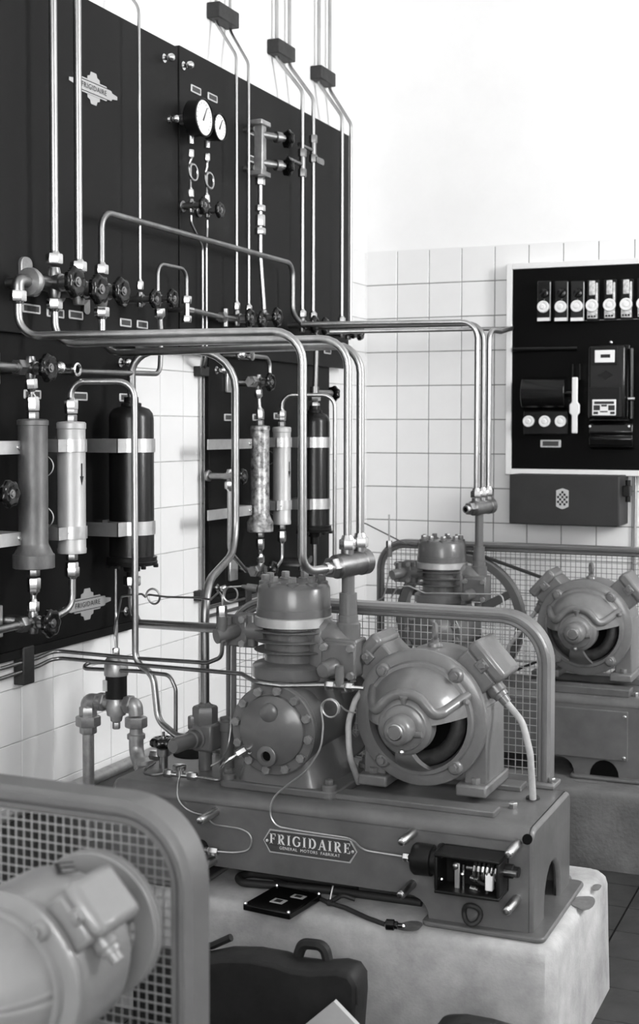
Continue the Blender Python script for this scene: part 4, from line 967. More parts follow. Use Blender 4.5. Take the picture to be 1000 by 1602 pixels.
pipe('pipe rising from the far tank neck', [k2t-Z_*.01, V((k2t.x+.01, k2t.y, 1.85))], .010, .03, 'copper_dull', nuts=(0,))
tv = V((k2t.x, k2t.y, rowz(k2t, 615).z)); t = thing('tank_valve', 'valve with black wheel on the neck of the far tank', 'valve', (tv.x, tv.y, tv.z-.03))
MB().cyl(tv-Z_*.025, tv+Z_*.025, .017).build('valve_body', 'brass_dull', t); MB().cyl(tv, tv+V((.03, .09, 0)), .014).build('valve_stem', 'brass_dull', t); handwheel(t, tv+V((.035, .105, 0)), V((.3, 1, 0)), .03)
MB().hexn(tv-Z_*.03, Z_, .024, .025).build('union_nut', 'nickel', t)
pb = rowz(k2b, 905); pipe('pipe leaving the bottom of the far tank', [k2b+Z_*.01, pb, pb-Z_*.2], .0085, .03)
vm = PX(359, 745, .12); wall_valve('small valve at the left of the far lower panel', vm, FB, .026, .05, .014)
pipe('bent pipe from the small far valve to the bottom valve', [vm-Z_*.02, V((.12, vm.y, rowz(vm, 862).z)), PX(385, 893, .12)], .0078, .04, nuts=(0,))
vb2 = PX(408, 891, .125); angle_valve('valve with black handwheel at the bottom of the far lower panel', vb2, FB, .032, .045, br=.016, platesize=(.06, .075))
pipe('short pipe between the flaked drier and the bottom valve', [d3b+Z_*.01, vb2+Z_*.028], .0065, .02, nuts=(0, -1))
q = rowz(d4b, 875); pipe('pipe bending from the far pale drier to the lever valve', [d4b+Z_*.01, q, q+V((0, -.06, -.03))], .0075, .03, nuts=(0,))
lv_ = PX(471, 880, .12); t = thing('lever_valve', 'lever valve low on the far lower panel', 'valve', (FB, lv_.y, lv_.z-.02))
MB().cyl((FB-.001, lv_.y, lv_.z), lv_+X_*.02, .016).build('valve_body', 'brass_dull', t); MB().prism(rrect(.1, .026, .012), lv_+X_*.02, V((0, .95, .3)), V((0, -.3, .95)), V((.008, 0, 0))).build('lever', 'brass_dull', t, bev=.002)
MB().cyl(lv_-Z_*.03, lv_+Z_*.035, .009, n=12).build('stem', 'brass_dull', t)

# ------------------------------------------------------------------ thin tubes along the lower left wall
cb = PX(38, 1040, .022); clampblk('black clamp block holding two tubes below the near lower panel', (.02, cb.y, cb.z), (.038, .05, .105))
vL = PY(348, 1000, -2.585)
def tubeline(label, pts, r=.0055, bend=.03, material='copper_dull'): return pipe(label, pts, r, bend, material, group='thin tubes at the lower left wall')
def wz(px, py, X): return PX(px, py, X)
w0 = PX(0, 1052, .03); z1_ = PX(60, 1029, .03)
tubeline('upper thin tube from the clamp block to the left compressor valve', [V((.03, -3.4, w0.z)), z1_, PX(86, 1018, .03), PY(215, 1030, -2.45), PY(325, 1037, -2.55), PY(347, 1028, -2.575), PY(348, 1003, -2.58)])
w0 = PX(0, 1077, .03); fit = PY(512, 1072, -2.60)
tubeline('lower thin tube from the clamp block past the fins to the brass tee', [V((.03, -3.4, w0.z)), PX(60, 1042, .03), PX(86, 1029, .03), PY(215, 1040, -2.47), PY(378, 1054, -2.6), PY(402, 1068, -2.66), PY(440, 1073, -2.645), PY(508, 1072, -2.62)])
tubeline('looped thin tube returning under the water valve', [PY(172, 1036, -2.40), PY(135, 1037, -2.38), PY(131, 1046, -2.42), PY(215, 1050, -2.46), PY(266, 1056, -2.48), PY(275, 1078, -2.48), PY(275, 1160, -2.48)], bend=.028)
a = PY(510, 1072, -2.62); t = thing('brass_tee', 'small brass tee between the middle compressor and motor', 'pipe fitting', a-Z_*.015)
MB().hexn(a, X_, .012, .022).build('union_nut', 'nickel', t); MB().cyl(a+X_*.018, a+X_*.06, .009, n=12).build('tee_body', 'brass_dull', t); MB().cyl(a+X_*.036, a+X_*.036+Z_*.05, .011, n=12).build('tee_branch', 'enamel', t)
MB().hexn(a+X_*.052, X_, .012, .02).build('union_nut', 'nickel', t); MB().cyl(a+X_*.07, a+X_*.1, .005, n=10).build('tee_outlet', 'nickel', t)

# tubes in the gap under the far panel (seen above the left valve)
for k, lab in ((0, 'upper tube on the wall below the far lower panel'), (1, 'lower tube on the wall below the far lower panel')):
    a = PX(326, 951+13*k, .03); b = PX(420, 930+13*k, .03)
    tubeline(lab, [V((.03, a.y-.02, a.z)), V((.03, b.y+.1, a.z))], .006)
c = PX(384, 935, .022); clampblk('dark clamp block below the far lower panel', (.02, c.y, c.z), (.036, .05, .09))
# floor level conduit along the left wall
a = PX(150, 1216, .045); pipe('dull pipe running along the left wall behind the machines', [V((.045, -3.0, a.z)), V((.045, -.4, a.z))], .018, .03, 'galvanised')

# ------------------------------------------------------------------ water regulating valve with galvanised elbows
YW = -2.43
def W(px, py): return PY(px, py, YW)
t = thing('water_valve', 'galvanised water regulating valve with black collar beside the left wall', 'valve', W(182, 1120))
c = W(182, 1100)
MB().lathe(c-Z_*.055, Z_, [(0, .008), (.006, .016), (.02, .018), (.022, .026), (.05, .03), (.06, .027), (.075, .024), (.085, .024)], 24).build('valve_body', 'galvanised', t)
MB().hexn(c-Z_*.072, Z_, .011, .02).build('bottom_plug', 'galvanised', t)
MB().cyl(c-X_*.075, c+X_*.055, .019).build('valve_ports', 'galvanised', t); MB().hexn(c-X_*.062, X_, .027, .028).build('port_hex', 'galvanised', t); MB().hexn(c+X_*.03, X_, .026, .022).build('port_hex', 'galvanised', t)
z1_ = W(182, 1086).z; z2_ = W(182, 1055).z; z3_ = W(180, 1025).z
MB().cyl((c.x, c.y, z1_-.01), (c.x, c.y, z2_), .030, n=24).build('collar', 'black_paint', t)
MB().box((c.x-.016, c.y-.030, (z1_+z2_)/2), (.014, .006, .03)).build('collar_window', 'strap', t)
MB().lathe((c.x, c.y, z2_-.002), Z_, [(0, .033), (.006, .034), (z3_-z2_-.012, .032), (z3_-z2_, .022), (z3_-z2_+.002, .004)], 26).build('bellows_cap', 'galvanised', t)
MB().hexn((c.x, c.y, z3_), Z_, .010, .02).build('cap_nut', 'nickel', t)
gt = W(180, 1012); top1 = PX(181, 890, .16)
pipe('thin capillary rising from the water valve to the tank', [V((c.x, c.y, z3_+.015)), V((c.x-.004, c.y, z3_+.07)), V((top1.x, top1.y, top1.z-.15)), top1], .0032, .03, group='capillaries', n=8)
lp = PY(240, 933, -2.45); R = .02; pts = [V((c.x+.003, c.y, z3_+.015)), V((c.x+.004, c.y, z3_+.10)), PY(190, 933, -2.44), PY(222, 929, -2.45)]
for k in range(20): a = PI*.95+2*PI*1.05*k/19; pts.append(lp+V((R*math.cos(a), -.006+.012*k/19, -R*math.sin(a)*1.05)))
pts += [PY(262, 934, -2.46), PY(308, 935, -2.5), PY(330, 938, -2.53), PY(343, 926, -2.57), PY(348, 935, -2.58), PY(348, 952, -2.58)]
pipe('thin capillary with a round loop crossing to the left compressor valve', pts, .0030, .012, group='capillaries', n=8)
a = PY(347, 985, -2.575); t = thing('valve_fitting', 'grey fitting with bright nut at the left compressor valve', 'pipe fitting', a-Z_*.03)
MB().cyl(a-Z_*.03, a+Z_*.035, .014).build('fitting_body', 'enamel', t); MB().hexn(a+Z_*.03, Z_, .014, .032).build('flare_nut', 'nickel', t)
# galvanised pipe run: riser, union, elbows
t = thing('water_pipe', 'galvanised water pipe with union rising left of the water valve', 'pipe', PY(140, 1215, YW)-Z_*.05, 'galvanised water pipes')
u0 = W(138, 1128); el = W(150, 1098)
lowp = rowz(u0, 1230)
MB().cyl(V((u0.x, u0.y, HP+.0)), u0, .0165).build('riser', 'galvanised', t)
MB().hexn(u0-Z_*.014, Z_, .035, .03).build('union_nut', 'galvanised', t); MB().hexn(u0+Z_*.012, Z_, .025, .03).build('union_top', 'galvanised', t); MB().hexn(u0-Z_*.035, Z_, .024, .025).build('union_tail', 'galvanised', t)
MB().tube([u0+Z_*.03, V((u0.x, u0.y, c.z)), c-X_*.065], .0215, .03, 16).build('elbow', 'galvanised', t)
MB().lathe((u0.x+.038, u0.y, c.z), X_, [(0, .025), (.01, .025)], 18).build('elbow_rim', 'galvanised', t)
t = thing('water_pipe', 'galvanised water pipe with two elbows right of the water valve', 'pipe', W(225, 1190), 'galvanised water pipes')
r0 = W(213, 1130); r1 = PY(226, 1172, -2.47); r2 = PY(240, 1180, -2.5)
MB().tube([c+X_*.045, V((r0.x-.002, r0.y, c.z)), r0+Z_*.02], .0205, .03, 16).build('elbow', 'galvanised', t)
MB().hexn(r0-Z_*.014, Z_, .031, .03).build('union_nut', 'galvanised', t); MB().lathe(r0-Z_*.045, Z_, [(0, .025), (.012, .025), (.014, .018), (.03, .018)], 18).build('union_tail', 'galvanised', t)
MB().tube([r0-Z_*.03, V((r0.x, r0.y, r0.z-.085)), V((r0.x+.055, r0.y-.05, r0.z-.125)), V((r0.x+.06, r0.y-.055, BZ+.002))], .0205, .04, 16).build('elbow', 'galvanised', t)
MB().lathe(V((r0.x+.06, r0.y-.055, BZ)), Z_, [(0, .025), (.012, .025)], 18).build('elbow_rim', 'galvanised', t)

# ------------------------------------------------------------------ liquid valve group on the left of the base
t = thing('base_valve', 'black wheeled valve standing on the left end of the middle base', 'valve', PZ(255, 1200, BZ))
c = PZ(256, 1200, BZ); zt = rowz(c, 1165).z
MB().lathe(c-Z_*.0, Z_, [(0, .012), (.03, .012), (.032, .018), (.05, .018), (.055, .022), (.065, .022), (.068, .01), (zt-BZ, .008)], 18).build('valve_body', 'brass_dull', t)
handwheel(t, (c.x, c.y, zt+.004), Z_, .035, .026)
MB().cyl((c.x, c.y, zt), (c.x, c.y, zt+.035), .004, n=8).build('spindle', 'brass_dull', t)
MB().hexn((c.x-.04, c.y, BZ+.03), X_, .014, .03).build('side_nut', 'nickel', t)
t = thing('liquid_valve', 'grey liquid valve with round capped handle beside the crankcase', 'valve', PZ(320, 1185, BZ))
c = base_t.copy(); cz = rowz(c, 1158).z
c2_ = V((c.x, c.y, BZ))
MB().cyl(c2_-Z_*.05, V((c.x, c.y, cz)), .018).build('stand_pipe', 'enamel', t)
MB().box((c.x+.005, c.y, cz+.012), (.062, .06, .075)).build('valve_block', 'enamel', t, bev=.008)
MB().hexn((c.x, c.y, rowz(c, 1133).z), Z_, .034, .05).build('union_nut', 'base_enamel', t); MB().lathe((c.x, c.y, rowz(c, 1108).z-.004), Z_, [(0, .026), (.012, .02), (.02, .013)], 18).build('union_collar', 'base_enamel', t)
MB().lathe((c.x+.045, c.y+.04, BZ), Z_, [(0, .02), (.1, .02), (.102, .026), (.125, .026), (.128, .02), (.135, .02)], 18).build('side_post', 'enamel', t)
tip = PY(270, 1168, -2.60); MB().lathe(V((c.x-.01, c.y, cz+.01)), (tip-V((c.x-.01, c.y, cz+.01))), [(0, .03), (.03, .03), (.032, .024), (.05, .024), (.052, .02), ((tip-V((c.x-.01, c.y, cz+.01))).length-.01, .021), ((tip-V((c.x-.01, c.y, cz+.01))).length, .016)], 20).build('handle', 'enamel', t)
MB().hexn((c.x-.03, c.y-.01, cz+.03), Z_, .015, .035).build('top_plug', 'enamel', t)

# oil line: tee with round cap in front of the base valve, to the crankcase drain
tp = PZ(281, 1212, BZ+.012); t = thing('oil_tee', 'small oil tee with round cap on the front of the base top', 'pipe fitting', PZ(281, 1218, BZ))
MB().hexn(tp-X_*.045, X_, .011, .022).build('tee_nut', 'nickel', t); MB().hexn(tp+X_*.025, X_, .011, .026).build('tee_nut', 'nickel', t); MB().cyl(tp-X_*.03, tp+X_*.03, .007, n=10).build('tee_body', 'nickel', t)
MB().lathe(tp-Z_*.002, Z_, [(0, .009), (.014, .011), (.015, .017), (.026, .018), (.028, .015), (.0285, .001)], 20).build('tee_cap', 'nickel', t)
dr = OC+V((.013-.055-.012, -.138-.012-.026, .11))
bv = PZ(240, 1192, BZ+.03)
pipe('curved oil line from the tee up to the crankcase drain', [tp+X_*.05, PZ(348, 1222, BZ+.012), dr+V((-.045, -.04, -.03)), dr], .0046, .04, 'nickel', nuts=(-1,), n=8)
pipe('short oil line between the base valve and the tee', [PZ(243, 1192, BZ+.03), PZ(219, 1208, BZ+.010), PZ(240, 1213, BZ+.009), tp-X_*.04], .004, .02, 'copper_dull', n=8)
yF = BYF-.006
pipe('thin oil capillary looping down the front of the base', [tp-Z_*.004, PZ(278, 1226, BZ+.006), PY(277, 1252, yF), PY(296, 1270, yF), PY(322, 1276, yF), PY(333, 1290, yF), PY(375, 1296, yF), PY(394, 1305, yF), PY(393, 1330, yF), PY(368, 1334, yF), PY(340, 1332, yF-.01)], .0022, .08, 'wire', n=6)
# thin copper line hanging behind the crankcase
pipe('thin wire-like line hanging beside the crankcase', [PY(362, 1000, -2.50), PY(361, 1140, -2.50), PY(357, 1170, -2.52), PZ(345, 1192, BZ+.02), PZ(318, 1203, BZ+.003)], .0022, .05, 'wire', n=6)
# coil at the head fitting
hf = OC+V((-.135, -.024, .5)); lp = hf+V((-.03, -.01, -.022)); pts = [hf]
for k in range(24): a = PI*.5+2*PI*1.2*k/23; pts.append(lp+V((.02*math.cos(a), -.008+.012*k/23, .02*math.sin(a))))
pts += [lp+V((-.022, -.004, -.03)), lp+V((-.022, .02, -.09))]
pipe('small coiled capillary at the left of the compressor head', pts, .0024, .01, 'wire', n=6)

# ------------------------------------------------------------------ nameplate, control box, posts, cables on the middle base
c = PY(485, 1323, BYF); t = thing('nameplate', 'dark pointed nameplate lettered FRIGIDAIRE on the front of the base', 'nameplate', c-Z_*.03)
hw, hh, tip = .125, .029, .0175
po = [(-hw, 0), (-hw+tip, hh), (hw-tip, hh), (hw, 0), (hw-tip, -hh), (-hw+tip, -hh)]
MB().prism(po, (c.x, BYF+.001, c.z), X_, Z_, V((0, -.0035, 0))).build('plate_rim', 'label_frame', t, smooth=0)
MB().prism([(a*.975, b*.88) for a, b in po], (c.x, BYF-.002, c.z), X_, Z_, V((0, -.0012, 0))).build('plate_field', 'label_card', t, smooth=0)
# serifed letters cut from strokes
def serif_text(word, h, o, u, v, adv, stroke=.19):
    mb = MB(); n = -V(u).cross(V(v)).normalized()*-1; x = 0.; T = stroke; s_ = .07
    def bar(x0, y0, x1, y1, w_):
        d = V((x1-x0, y1-y0, 0)); L_ = d.length; d.normalize(); p = V((-d.y, d.x, 0))*w_/2
        q = [(x0+p.x, y0+p.y), (x0-p.x, y0-p.y), (x1-p.x, y1-p.y), (x1+p.x, y1+p.y)]
        mb.add([V(o)+V(u)*((x+a)*h)+V(v)*((b-.5)*h) for a, b in q], [(0, 1, 2, 3)])
    def ser(cx_, y, w_=.34): bar(cx_-w_/2, y, cx_+w_/2, y, s_)
    def arc(cx_, cy_, rx, ry, a0, a1, w_, k=10):
        for i in range(k):
            A = math.radians(a0+(a1-a0)*i/k); B = math.radians(a0+(a1-a0)*(i+1)/k); f = abs(math.cos((A+B)/2)); ww = w_*(.45+.55*f)
            bar(cx_+rx*math.cos(A), cy_+ry*math.sin(A), cx_+rx*math.cos(B), cy_+ry*math.sin(B), ww)
    W_ = dict(F=.62, R=.75, I=.36, G=.8, D=.8, A=.78, E=.64)
    tot = sum(W_[ch]+adv for ch in word)-adv; x = -tot/2
    for ch in word:
        w0 = W_[ch]
        if ch in 'FRDEI': bar(.17, .0, .17, 1., T); ser(.17, .035); ser(.17, .965)
        if ch in 'FE': bar(.17, .965, w0, .965, s_); bar(w0-.03, .97, w0-.03, .75, s_); bar(.17, .52, .46, .52, s_); bar(.46, .64, .46, .4, s_)
        if ch == 'E': bar(.17, .035, w0, .035, s_); bar(w0-.03, .03, w0-.03, .27, s_)
        if ch == 'R': arc(.3, .74, .27, .225, -90, 90, T); bar(.17, .965, .32, .965, s_); bar(.17, .515, .32, .515, s_); bar(.34, .5, .62, .05, T); ser(.66, .035, .2)
        if ch == 'D': arc(.3, .5, .4, .465, -90, 90, T*1.05, 14); bar(.17, .965, .32, .965, s_); bar(.17, .035, .32, .035, s_)
        if ch == 'G': arc(.42, .5, .36, .46, 50, 310, T*1.05, 16); bar(.70, .14, .70, .44, T*.9); ser(.68, .45, .28); bar(.7, .7, .7, .93, s_)
        if ch == 'A': bar(.1, .03, .39, 1., s_*1.1); bar(.39, 1., .68, .03, T); bar(.2, .34, .58, .34, s_); ser(.08, .035, .24); ser(.69, .035, .3)
        x += w0+adv
    return mb
serif_text('FRIGIDAIRE', .0255, (c.x, BYF-.0036, c.z+.0065), X_, Z_, .24).build('lettering', 'white_paint', t, smooth=0)
text_mb('GENERAL  MOTORS  FABRIKAT', .0105, (c.x, BYF-.0036, c.z-.0145), X_, Z_, 0, xs=1.0).build('lettering', 'white_paint', t, smooth=0)
for sx in (-1, 1): MB().lathe((c.x+sx*(hw-.011), BYF-.003, c.z), -Y_, [(0, .0042), (.002, .0036), (.003, .001)], 10).build('rivet', 'label_frame', t)

# stand-off posts left after the cover was taken off
for bx, by, tx, ty, lab in ((647, 1302, 624, 1320, 'upper left steel post beside the bellows of the control box'), (811, 1320, 790, 1341, 'upper right steel post beside the control box'), (645, 1383, 624, 1406, 'lower left dull post at the skirt edge'), (808, 1407, 788, 1430, 'lower right steel post beside the control box'), (337, 1270, 318, 1281, 'steel post at the left end of the base front'), (334, 1346, 318, 1352, 'lower steel post at the left end of the base front')):
    a = PY(bx, by, BYF); t = thing('cover_post', lab, 'post', a-Z_*.011, 'cover posts on the base front')
    MB().lathe((a.x, BYF+.001, a.z), -Y_, [(0, .011), (.078, .0105), (.080, .009)], 16).build('post_shaft', 'brass_dull' if 'dull' in lab else 'steel', t)
    MB().lathe((a.x, BYF-.079, a.z), -Y_, [(0, .0075), (.005, .0075), (.006, .005)], 12).build('post_tip', 'nickel', t)
# open control box
yb, yf = BYF, BYF-.082
tl = PY(679, 1335, yf); brp = PY(773, 1411, yf); x0, x1, z1, z0 = tl.x, brp.x+.012, tl.z, brp.z; cxm, czm = (x0+x1)/2, (z0+z1)/2
t = thing('control_box', 'open black control box with coil spring on the base front', 'control box', (cxm, (yb+yf)/2, z0))
wl = .008
for nm, a, b in (('back', (x0, yb-.01, z0), (x1, yb, z1)), ('top', (x0, yf, z1-wl), (x1, yb-.01, z1)), ('bottom', (x0, yf, z0), (x1, yb-.01, z0+wl)), ('side', (x0, yf, z0+wl), (x0+wl, yb-.01, z1-wl)), ('side', (x1-wl, yf, z0+wl), (x1, yb-.01, z1-wl))):
    MB().bb(a, b).build('box_'+nm, 'black_paint', t, bev=.003)
# interior: coil spring, contact arm, terminals, porcelain fuse
yi = yf+.02; pts = []
for k in range(73):
    a = 2*PI*6*k/72; pts.append(V((cxm+.004+.062*k/72, yi+.018+.018*math.sin(a), z1-.035+.021*math.cos(a))))
MB().tube(pts, .0036, .001, 8).build('coil_spring', 'nickel', t)
MB().cyl((cxm-.01, yi+.018, z1-.035), (x1+.03, yi+.018, z1-.035), .007, n=12).build('spring_rod', 'brass_dull', t)
MB().box((x0+.045, yi+.015, czm-.012), (.012, .006, .062)).build('contact_arm', 'strap', t, bev=.001)
MB().box((x0+.062, yi+.012, czm-.012), (.004, .012, .064)).build('contact_strip', 'nickel', t)
MB().box((x1-.03, yi+.006, z0+.035), (.018, .016, .04)).build('fuse', 'porcelain', t, bev=.003)
for dx, dz in ((.078, -.012), (.078, -.036)): MB().lathe((x0+dx, yi+.02, czm+dz), V((1, -.4, 0)), [(0, .008), (.012, .008), (.014, .005), (.02, .005)], 12).build('terminal', 'nickel', t)
for dx, dz in ((.012, .035), (.012, -.018), (.062, .04), (.062, -.0)): MB().ball((x0+dx, yi+.0, czm+dz), .0045, 8).build('screw', 'nickel', t)
for dz in (-.016, -.04): MB().tube([V((x0+.096, yi+.012, czm+dz)), V((x0+.12, yi+.002, czm+dz-.006)), V((x1-.035, yi+.006, czm+dz+.03)), V((x1-.03, yi+.01, czm+.012))], .0035, .01, 8).build('lead', 'rubber', t)
MB().ball((x0+.04, yi+.02, z1-.035), .012, 10).build('pivot', 'brass_dull', t)
# bellows at the left and stub at the right
bz_ = PY(650, 1345, yi+.02).z
MB().lathe((x0+.002, yi+.03, bz_), -X_, [(0, .042), (.006, .042), (.008, .03), (.02, .03), (.022, .036), (.062, .037), (.068, .033), (.07, .012), (.08, .010)], 26).build('bellows', 'black_paint', t)
MB().hexn((x0-.092, yi+.03, bz_), X_, .011, .016).build('bellows_nut', 'nickel', t)
MB().lathe((x1-.002, yi+.03, z1-.035), X_, [(0, .016), (.02, .016), (.022, .012), (.034, .012)], 16).build('stub', 'black_paint', t)
bxn = V((x0-.09, yi+.03, bz_))
lp = PY(517, 1108, -2.63); yn = BYF-.008
pts = [bxn, PY(566, 1330, yn-.03), PY(552, 1312, yn), PY(470, 1300, yn), PY(433, 1293, yn), PY(422, 1276, yn), PY(426, 1248, yn), PY(450, 1228, BYF+.0), PY(480, 1206, -2.655), PY(503, 1170, -2.64), PY(506, 1135, -2.635)]
for k in range(30): a = PI+2*PI*1.6*k/29; pts.append(lp+V((.022*math.cos(a), -.006+.012*k/29, -.022*math.sin(a))))
pts += [PY(530, 1100, -2.60), PY(540, 1112, -2.58), PY(556, 1115, -2.56)]
pipe('long thin capillary curling from the control box up to a loop by the motor', pts, .0025, .09, 'wire', n=6)
# motor cables
g, u = mg[1]
pipe('pale cable from the right terminal box down to the base grommet', [g, g+u*.03, PY(818, 1130, -2.44), PY(830, 1180, -2.45), PZ(834, 1250, BZ+.006)], .0085, .06, 'cable_light', 'power_cable', cat='cable')
pipe('pale cable bowing from the left terminal box down to the base', [PY(574, 1070, -2.47), PY(556, 1095, -2.52), PY(545, 1130, -2.56), PY(546, 1180, -2.58), PZ(561, 1224, BZ+.012)], .0078, .08, 'cable_light', 'power_cable', cat='cable')
g, u = bg[-1]
pipe('grey cable from the rear motor terminal box down to the left', [g, g+u*.02, g+u*.16+Z_*-.02, g+u*.22-Z_*.2], .008, .05, 'cable_light', 'power_cable', cat='cable')
# small bits at the rear compressor
f0 = OB+V((-.13, -.02, .468)); pipe('thin line crossing the tiles to the rear compressor head', [PY(558, 795, -.5), PY(560, 817, -.55), PY(572, 819, -.6), f0], .0026, .01, 'wire_dark', n=6)
a = OB+V((-.19, -.1, .36)); pipe('thin line with bright nut beside the rear compressor', [PY(609, 805, -.95), PY(609, 830, -.95), PY(609, 900, -.95), PY(600, 935, -.95), PY(580, 945, -.95)], .003, .03, 'wire', nuts=(), n=6)
c = PY(609, 850, -.95); t = thing('flare_fitting', 'bright flare nut left of the rear compressor', 'pipe fitting', c-Z_*.02); MB().hexn(c-Z_*.02, Z_, .012, .03).build('flare_nut', 'nickel', t); MB().cyl(c-Z_*.05, c-Z_*.015, .010).build('fitting_body', 'enamel', t)
pipe('thin line arching in front of the rear compressor', [PY(612, 935, -1.0), PY(622, 918, -1.0), PY(640, 917, -1.0), PY(665, 928, -1.0), PY(735, 929, -1.0), PY(786, 930, -1.0), PY(790, 955, -1.0)], .0032, .02, 'wire', n=6)

# ------------------------------------------------------------------ loose things on the plinth
zt = HP+.001
cs = [PZ(x, y, zt) for x, y in ((385, 1427), (427, 1393), (494, 1408), (463, 1442))]
cc = (cs[0]+cs[1]+cs[2]+cs[3])/4; ux = ((cs[2]+cs[3])-(cs[0]+cs[1])).normalized(); uy = Z_.cross(ux); lw = ((cs[3]-cs[0]).length+(cs[2]-cs[1]).length)/2; ld = ((cs[1]-cs[0]).length+(cs[2]-cs[3]).length)/2
M = Matrix((ux, uy, Z_)).transposed()
t = thing('box_cover', 'black control box cover lying on the plinth', 'cover', (cc.x, cc.y, zt))
MB().box((cc.x, cc.y, zt+.009), (lw, ld*.97, .016), M).build('cover_shell', 'bakelite', t, bev=.003)
for a, b, w_, h_ in ((.0, -.12, .035, .028), (.2, .2, .035, .022)):
    p = cc+ux*lw*a+uy*ld*b; MB().box((p.x, p.y, zt+.0175), (w_, h_, .001), M).build('cover_label', 'label_frame', t, smooth=0); MB().box((p.x, p.y, zt+.0184), (w_*.5, h_*.55, .001), M).build('label_slot', 'ink', t, smooth=0)
for a, b in ((-.46, -.46), (.46, -.46), (.46, .46), (-.46, .46)): p = cc+ux*lw*a+uy*ld*b; MB().ball((p.x, p.y, zt+.018), .005, 8).build('cover_screw', 'steel', t)
def onpl(px, py, r): return PZ(px, py, zt+r)
pipe('thick black cable looped under the front of the base', [onpl(660, 1412, .011), onpl(520, 1393, .011), onpl(430, 1385, .011), onpl(378, 1381, .011), onpl(371, 1372, .011), onpl(390, 1366, .011), onpl(440, 1372, .011), onpl(560, 1388, .011)], .010, .03, 'rubber', 'rubber_cable', cat='cable')
pipe('thin black lead with a plug trailing across the plinth', [onpl(430, 1375, .006), onpl(470, 1392, .006), onpl(514, 1412, .006), onpl(540, 1420, .006), onpl(575, 1436, .006), onpl(604, 1447, .006)], .0055, .02, 'rubber', 'plug_lead', cat='cable')
a = onpl(602, 1446, .013); ax = (onpl(640, 1449, .013)-a).normalized(); t = thing('plug', 'small black plug at the end of the trailing lead', 'plug', a-Z_*.013)
MB().lathe(a, ax, [(0, .006), (.004, .0125), (.022, .0125), (.024, .009), (.03, .009), (.032, .006), (.044, .005)], 16).build('plug_body', 'bakelite', t); MB().ball(a+ax*.044, .006, 8).build('plug_tip', 'nickel', t)
a = onpl(516, 1412, .008); t = thing('cable_knot', 'twisted lead end with a bright wire near the trailing plug', 'cable', a-Z_*.008)
MB().ball(a, .011, 10, sz=.7).build('knot', 'rubber', t); MB().tube([a, a+V((.02, .03, .012)), onpl(556, 1407, .01)], .006, .02, 8).build('lead_end', 'rubber', t); MB().cyl(a, a+V((.0, .02, .035)), .0022, n=6).build('bare_wire', 'nickel', t)
cl = PY(738, 1430, BYF-.02); pts = [cl+V((.02*math.sin(2*PI*k/20), -.006*math.cos(4*PI*k/20), .022*math.cos(2*PI*k/20))) for k in range(20)]
o = MB().tube(pts, .006, n=10, closed=True).build('cable_loop', 'rubber', origin=cl-Z_*.022); tag(o, 'black cable loop hanging below the control box', 'cable')

# ------------------------------------------------------------------ leather bag, papers on the floor in the foreground
YB = -3.15
top = [(325, 1486), (360, 1479), (405, 1480), (445, 1487), (470, 1496), (500, 1500), (540, 1498), (560, 1503), (570, 1518), (571, 1545), (567, 1600)]
pts = [PY(x, y+4, YB+.04) for x, y in top]; o0 = PY(450, 1550, YB)
t = thing('leather_bag', 'dark leather bag standing in front of the plinth', 'bag', (o0.x, YB+.07, 0))
out = [(p.x, p.z) for p in pts]; xr = out[-1][0]; xl = out[0][0]-.16
poly = [(xl, .004), (xl, out[0][1]-.01)]+out+[(xr-.0, .10), (xr-.012, .004)]
mb = MB(); rings = []
for dy, ins in ((-.01, .02), (0, .006), (.02, 0), (.045, 0), (.058, .006), (.064, .02)):
    ring = []; n = len(poly); gx = sum(a for a, _ in poly)/n
    for a, b in poly: ring.append(V((a+(gx-a)*ins*.6, YB+dy, max(.004, b*(1-ins)))))
    rings.append(ring)
mb.loft(rings); mb.build('bag_body', 'leather', t, bev=.006, smooth=50)
p = PY(494, 1488, YB+.05); MB().tube([V((p.x-.05, p.y, p.z-.045)), V((p.x-.03, p.y, p.z+.012)), V((p.x+.02, p.y, p.z+.015)), V((p.x+.035, p.y, p.z-.045))], .012, .02, 8).build('strap_loop', 'leather', t)
p = PY(352, 1472, YB+.05); MB().tube([p+V((-.08, 0, -.03)), p+V((-.03, 0, -.015)), p+V((.015, 0, .01))], .008, .02, 8).build('strap_end', 'leather', t)
MB().tube([V((a, YB-.002, b-.012)) for a, b in out[:-1]], .003, .01, 6).build('edge_seam', 'leather', t)
q = [PY(526, 1563, YB-.06), PY(600, 1640, YB-.06), PY(540, 1720, YB-.06), PY(450, 1625, YB-.06)]
z0_ = min(v.z for v in q); t = thing('folder', 'pale paper folder leaning against the bag', 'paper', (q[2].x, YB-.06, 0))
top_ = q[0]; Lq = .3
e1 = (q[1]-q[0]).normalized(); e2 = (q[3]-q[0]).normalized()
MB().add([top_, top_+e1*.36, top_+e1*.36+e2*.3, top_+e2*.3, top_-Y_*.012, top_+e1*.36-Y_*.012, top_+e1*.36+e2*.3-Y_*.012, top_+e2*.3-Y_*.012], [(0, 1, 2, 3), (7, 6, 5, 4), (0, 4, 5, 1), (1, 5, 6, 2), (2, 6, 7, 3), (3, 7, 4, 0)]).build('folder_sheet', 'paper', t, smooth=0)
c = PY(745, 1605, -3.3); t = thing('tool_case', 'dark rounded case at the bottom picture edge', 'case', (c.x, -3.3, 0))
mb = MB(); rings = []
for z, k in ((0.002, .95), (.03, 1), (c.z-.03, 1.), (c.z-.008, .85), (c.z+.008, .4)): rings.append([V((c.x+a*k, -3.3+b*k, z)) for a, b in rrect(.17, .12, .03)])
